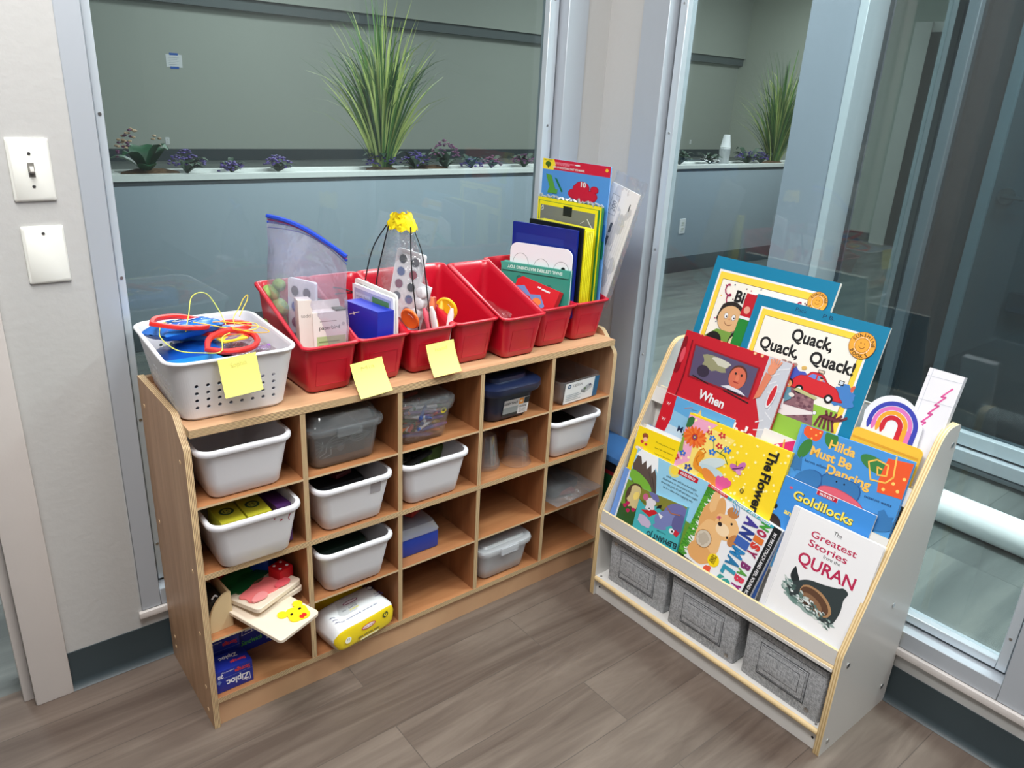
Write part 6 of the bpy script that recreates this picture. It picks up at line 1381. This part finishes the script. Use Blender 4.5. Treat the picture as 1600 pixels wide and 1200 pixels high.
BKS = [
 ('large teal-bordered birthday book with two drawn children, rearmost at the top', 4, .016, .180, 0, .352, .428, .010, c3(0, 118, 158), art_birth, 0, 'l', True),
 ('green book with red top, squeezed between the two teal-bordered books', 4, .011, .306, 0, .05, .353, .006, c3(30, 130, 50), lambda a: (a.R(0, 0, 1, 1, c3(30, 132, 50)), a.R(0, .83, 1, 1, c3(190, 20, 40)), a.R(0, .81, 1, .83, WHITE), a.E(.3, .88, .18, c3(226, 160, 140), .2)), 0, 'l', True),
 ('large teal-bordered book titled Quack Quack Quack with a red car', 4, .006, .340, 0, .343, .3595, .006, c3(0, 118, 158), art_quack, 0, 'l', True),
 ('red book showing a red truck and a waving driver', 3, .009, .178, 0, .322, .334, .010, c3(190, 24, 42), art_daddy, 0, 'l', False),
 ('sky blue book with a red W strip, before the red truck book', 3, .003, .183, 0, .224, .158, .005, c3(150, 200, 230), art_my, 0, 'l', True),
 ('white page book with a pink dotted corner between truck and hippo books', 3, .006, .488, 0, .095, .166, .006, c3(238, 234, 230), lambda a: (a.R(0, 0, 1, 1, c3(238, 234, 230)), a.P([(.25, .78), (.9, 1), (.95, .6), (.8, .5)], c3(214, 40, 110)), a.E(.5, .82, .06, WHITE), a.E(.78, .8, .05, WHITE), a.L([(.62, .95), (.7, .7)], .004, c3(230, 170, 60))), 0, 'l', True),
 ('blue book with orange lettering and a pink-nosed blue hippo', 3, .003, .582, 0, .262, .210, .012, c3(70, 146, 214), art_hilda, rad(2.0), 'l', False),
 ('yellow polka-dot book with flowers and sideways title', 2, .011, .289, 0, .300, .267, .012, c3(250, 214, 50), art_flower, rad(1.0), 'r', False),
 ('thin white-edged blue book just behind the small yellow book', 2, .019, .160, 0, .135, .186, .008, c3(60, 110, 180), lambda a: a.R(0, .9, 1, 1, c3(236, 240, 244)), rad(.8), 'l', False),
 ('small yellow book with a drawn girl, at the left of the second row', 2, .011, .147, 0, .150, .177, .006, c3(250, 220, 30), art_yellow, rad(2), 'l', True),
 ('blue fairy tale book with yellow title, half hidden by the white whale book', 2, .013, .588, 0, .221, .2155, .006, c3(62, 140, 216), art_goldi, 0, 'l', True),
 ('book with snowy mountain and sun at the left end of the front row', 1, .026, .165, 0, .245, .240, .005, c3(150, 200, 230), art_mount, 0, 'l', True),
 ('pale blue book spine poking out behind the mountain book', 1, .031, .138, 0, .20, .170, .010, c3(110, 150, 216), lambda a: (a.R(0, 0, .09, 1, c3(110, 150, 216)), a.R(.09, 0, 1, 1, c3(234, 234, 240))), 0, 'l', True),
 ('small upside-down teal book with an elephant and a cat', 1, .018, .236, .0, .153, .147, .010, c3(70, 170, 178), art_eleph, rad(5), 'r', False),
 ('white book with a golden puppy and colourful sideways title', 1, .018, .390, .044, .222, .200, .016, c3(236, 238, 242), art_dog, rad(-6.5), 'r', False),
 ('thin dark blue book between the puppy and whale books', 1, .026, .570, 0, .05, .19, .008, c3(30, 60, 120), lambda a: a.R(0, 0, 1, 1, c3(40, 76, 140)), rad(-3), 'l', True),
 ('white book with a whale and crimson title in the front row', 1, .018, .639, 0, .213, .287, .010, c3(238, 238, 240), art_quran, 0, 'l', False),
]
for q in BKS: book(*q)
# ---- rainbow sheet, white box and yellow panel on the top tier
def outl(): 
    p = [(0, 0), (0, .145)]; cx, cy, r = .058, .152, .062
    p += [(cx-r*cos(a), cy+r*sin(a)*1.05) for a in [pi*k/16*.93 for k in range(1, 16)]]
    return p+[(.125, .17), (.135, .0)]
t = thing('rainbow_card', 'white die-cut card printed with a four-colour crayon rainbow', 'card', bookM(4, .020, .690, 0))
b = MB(); b.prism(outl(), 2, -.003, 0, c3(236, 238, 244)); b.build('card', t, angle=20)
a = Art(.135, .26)
for r0, r1, c in ((.044, .0545, (60, 70, 180)), (.034, .044, (226, 120, 190)), (.024, .034, (240, 170, 50)), (.013, .024, (206, 36, 54))):
    a.A(.47, .58, r0/.135, r1/.135, 0, pi, c3(*c), 20); rr = (r0+r1)/2; hw = (r1-r0)/2; cx = .47*.135; cy = .58*.26
    for s, ln in ((-1, .010), (1, .030)):
        x = cx+s*rr; a.P([(x-hw, cy), (x+hw, cy), (x+hw, cy-ln), (x+hw*.3, cy-ln-.010), (x-hw*.3, cy-ln-.010), (x-hw, cy-ln)], c3(*c), True)
for r in (.0440, .034, .024): a.A(.47, .58, (r-.0006)/.135, (r+.0006)/.135, 0, pi, WHITE, 20)
a.build('rainbow_print', t)
t = slab('white_lined_box', 'tall white box with a pink scribble, rearmost at the right end of the rack', 'box', bookM(4, .032, .780, 0), .072, .293, .016, c3(236, 236, 242),
    lambda a: (a.L([(.30+.045*k+(.10 if k % 2 else -.06), .54+.036*k+(.03 if k % 2 else -.01)) for k in range(10)], .0035, c3(224, 90, 160)), a.L([(0, .94), (1, .95)], .001, c3(200, 204, 214)), a.L([(0, .76), (1, .77)], .001, c3(200, 204, 214)), a.L([(.12, 0), (.12, 1)], .001, c3(200, 204, 214))))
slab('yellow_strip', 'yellow rounded strip lying across the rainbow card above the hippo book', 'panel', bookM(4, .010, .682, .0), .155, .128, .004, c3(240, 190, 60), lambda a: a.R(.02, .80, .97, .84, c3(226, 160, 40)), .012)
# ---- flat things stored between the rack and the corner
slab('storage_tote', 'dark green tote with a blue lid in the gap behind the book rack', 'storage box', FX(1.235, .16, 0, 0), .25, .33, .12, c3(24, 76, 44), lambda a: (a.R(0, .86, 1, .90, c3(120, 24, 34)), a.R(0, .9, 1, 1, c3(20, 22, 28))), .004)
tag(MB().box(1.225, 1.365, -.098, .17, .331, .352, c3(60, 110, 170), .004).build('tote_lid'), 'blue flat lid resting on the dark green tote', 'lid')
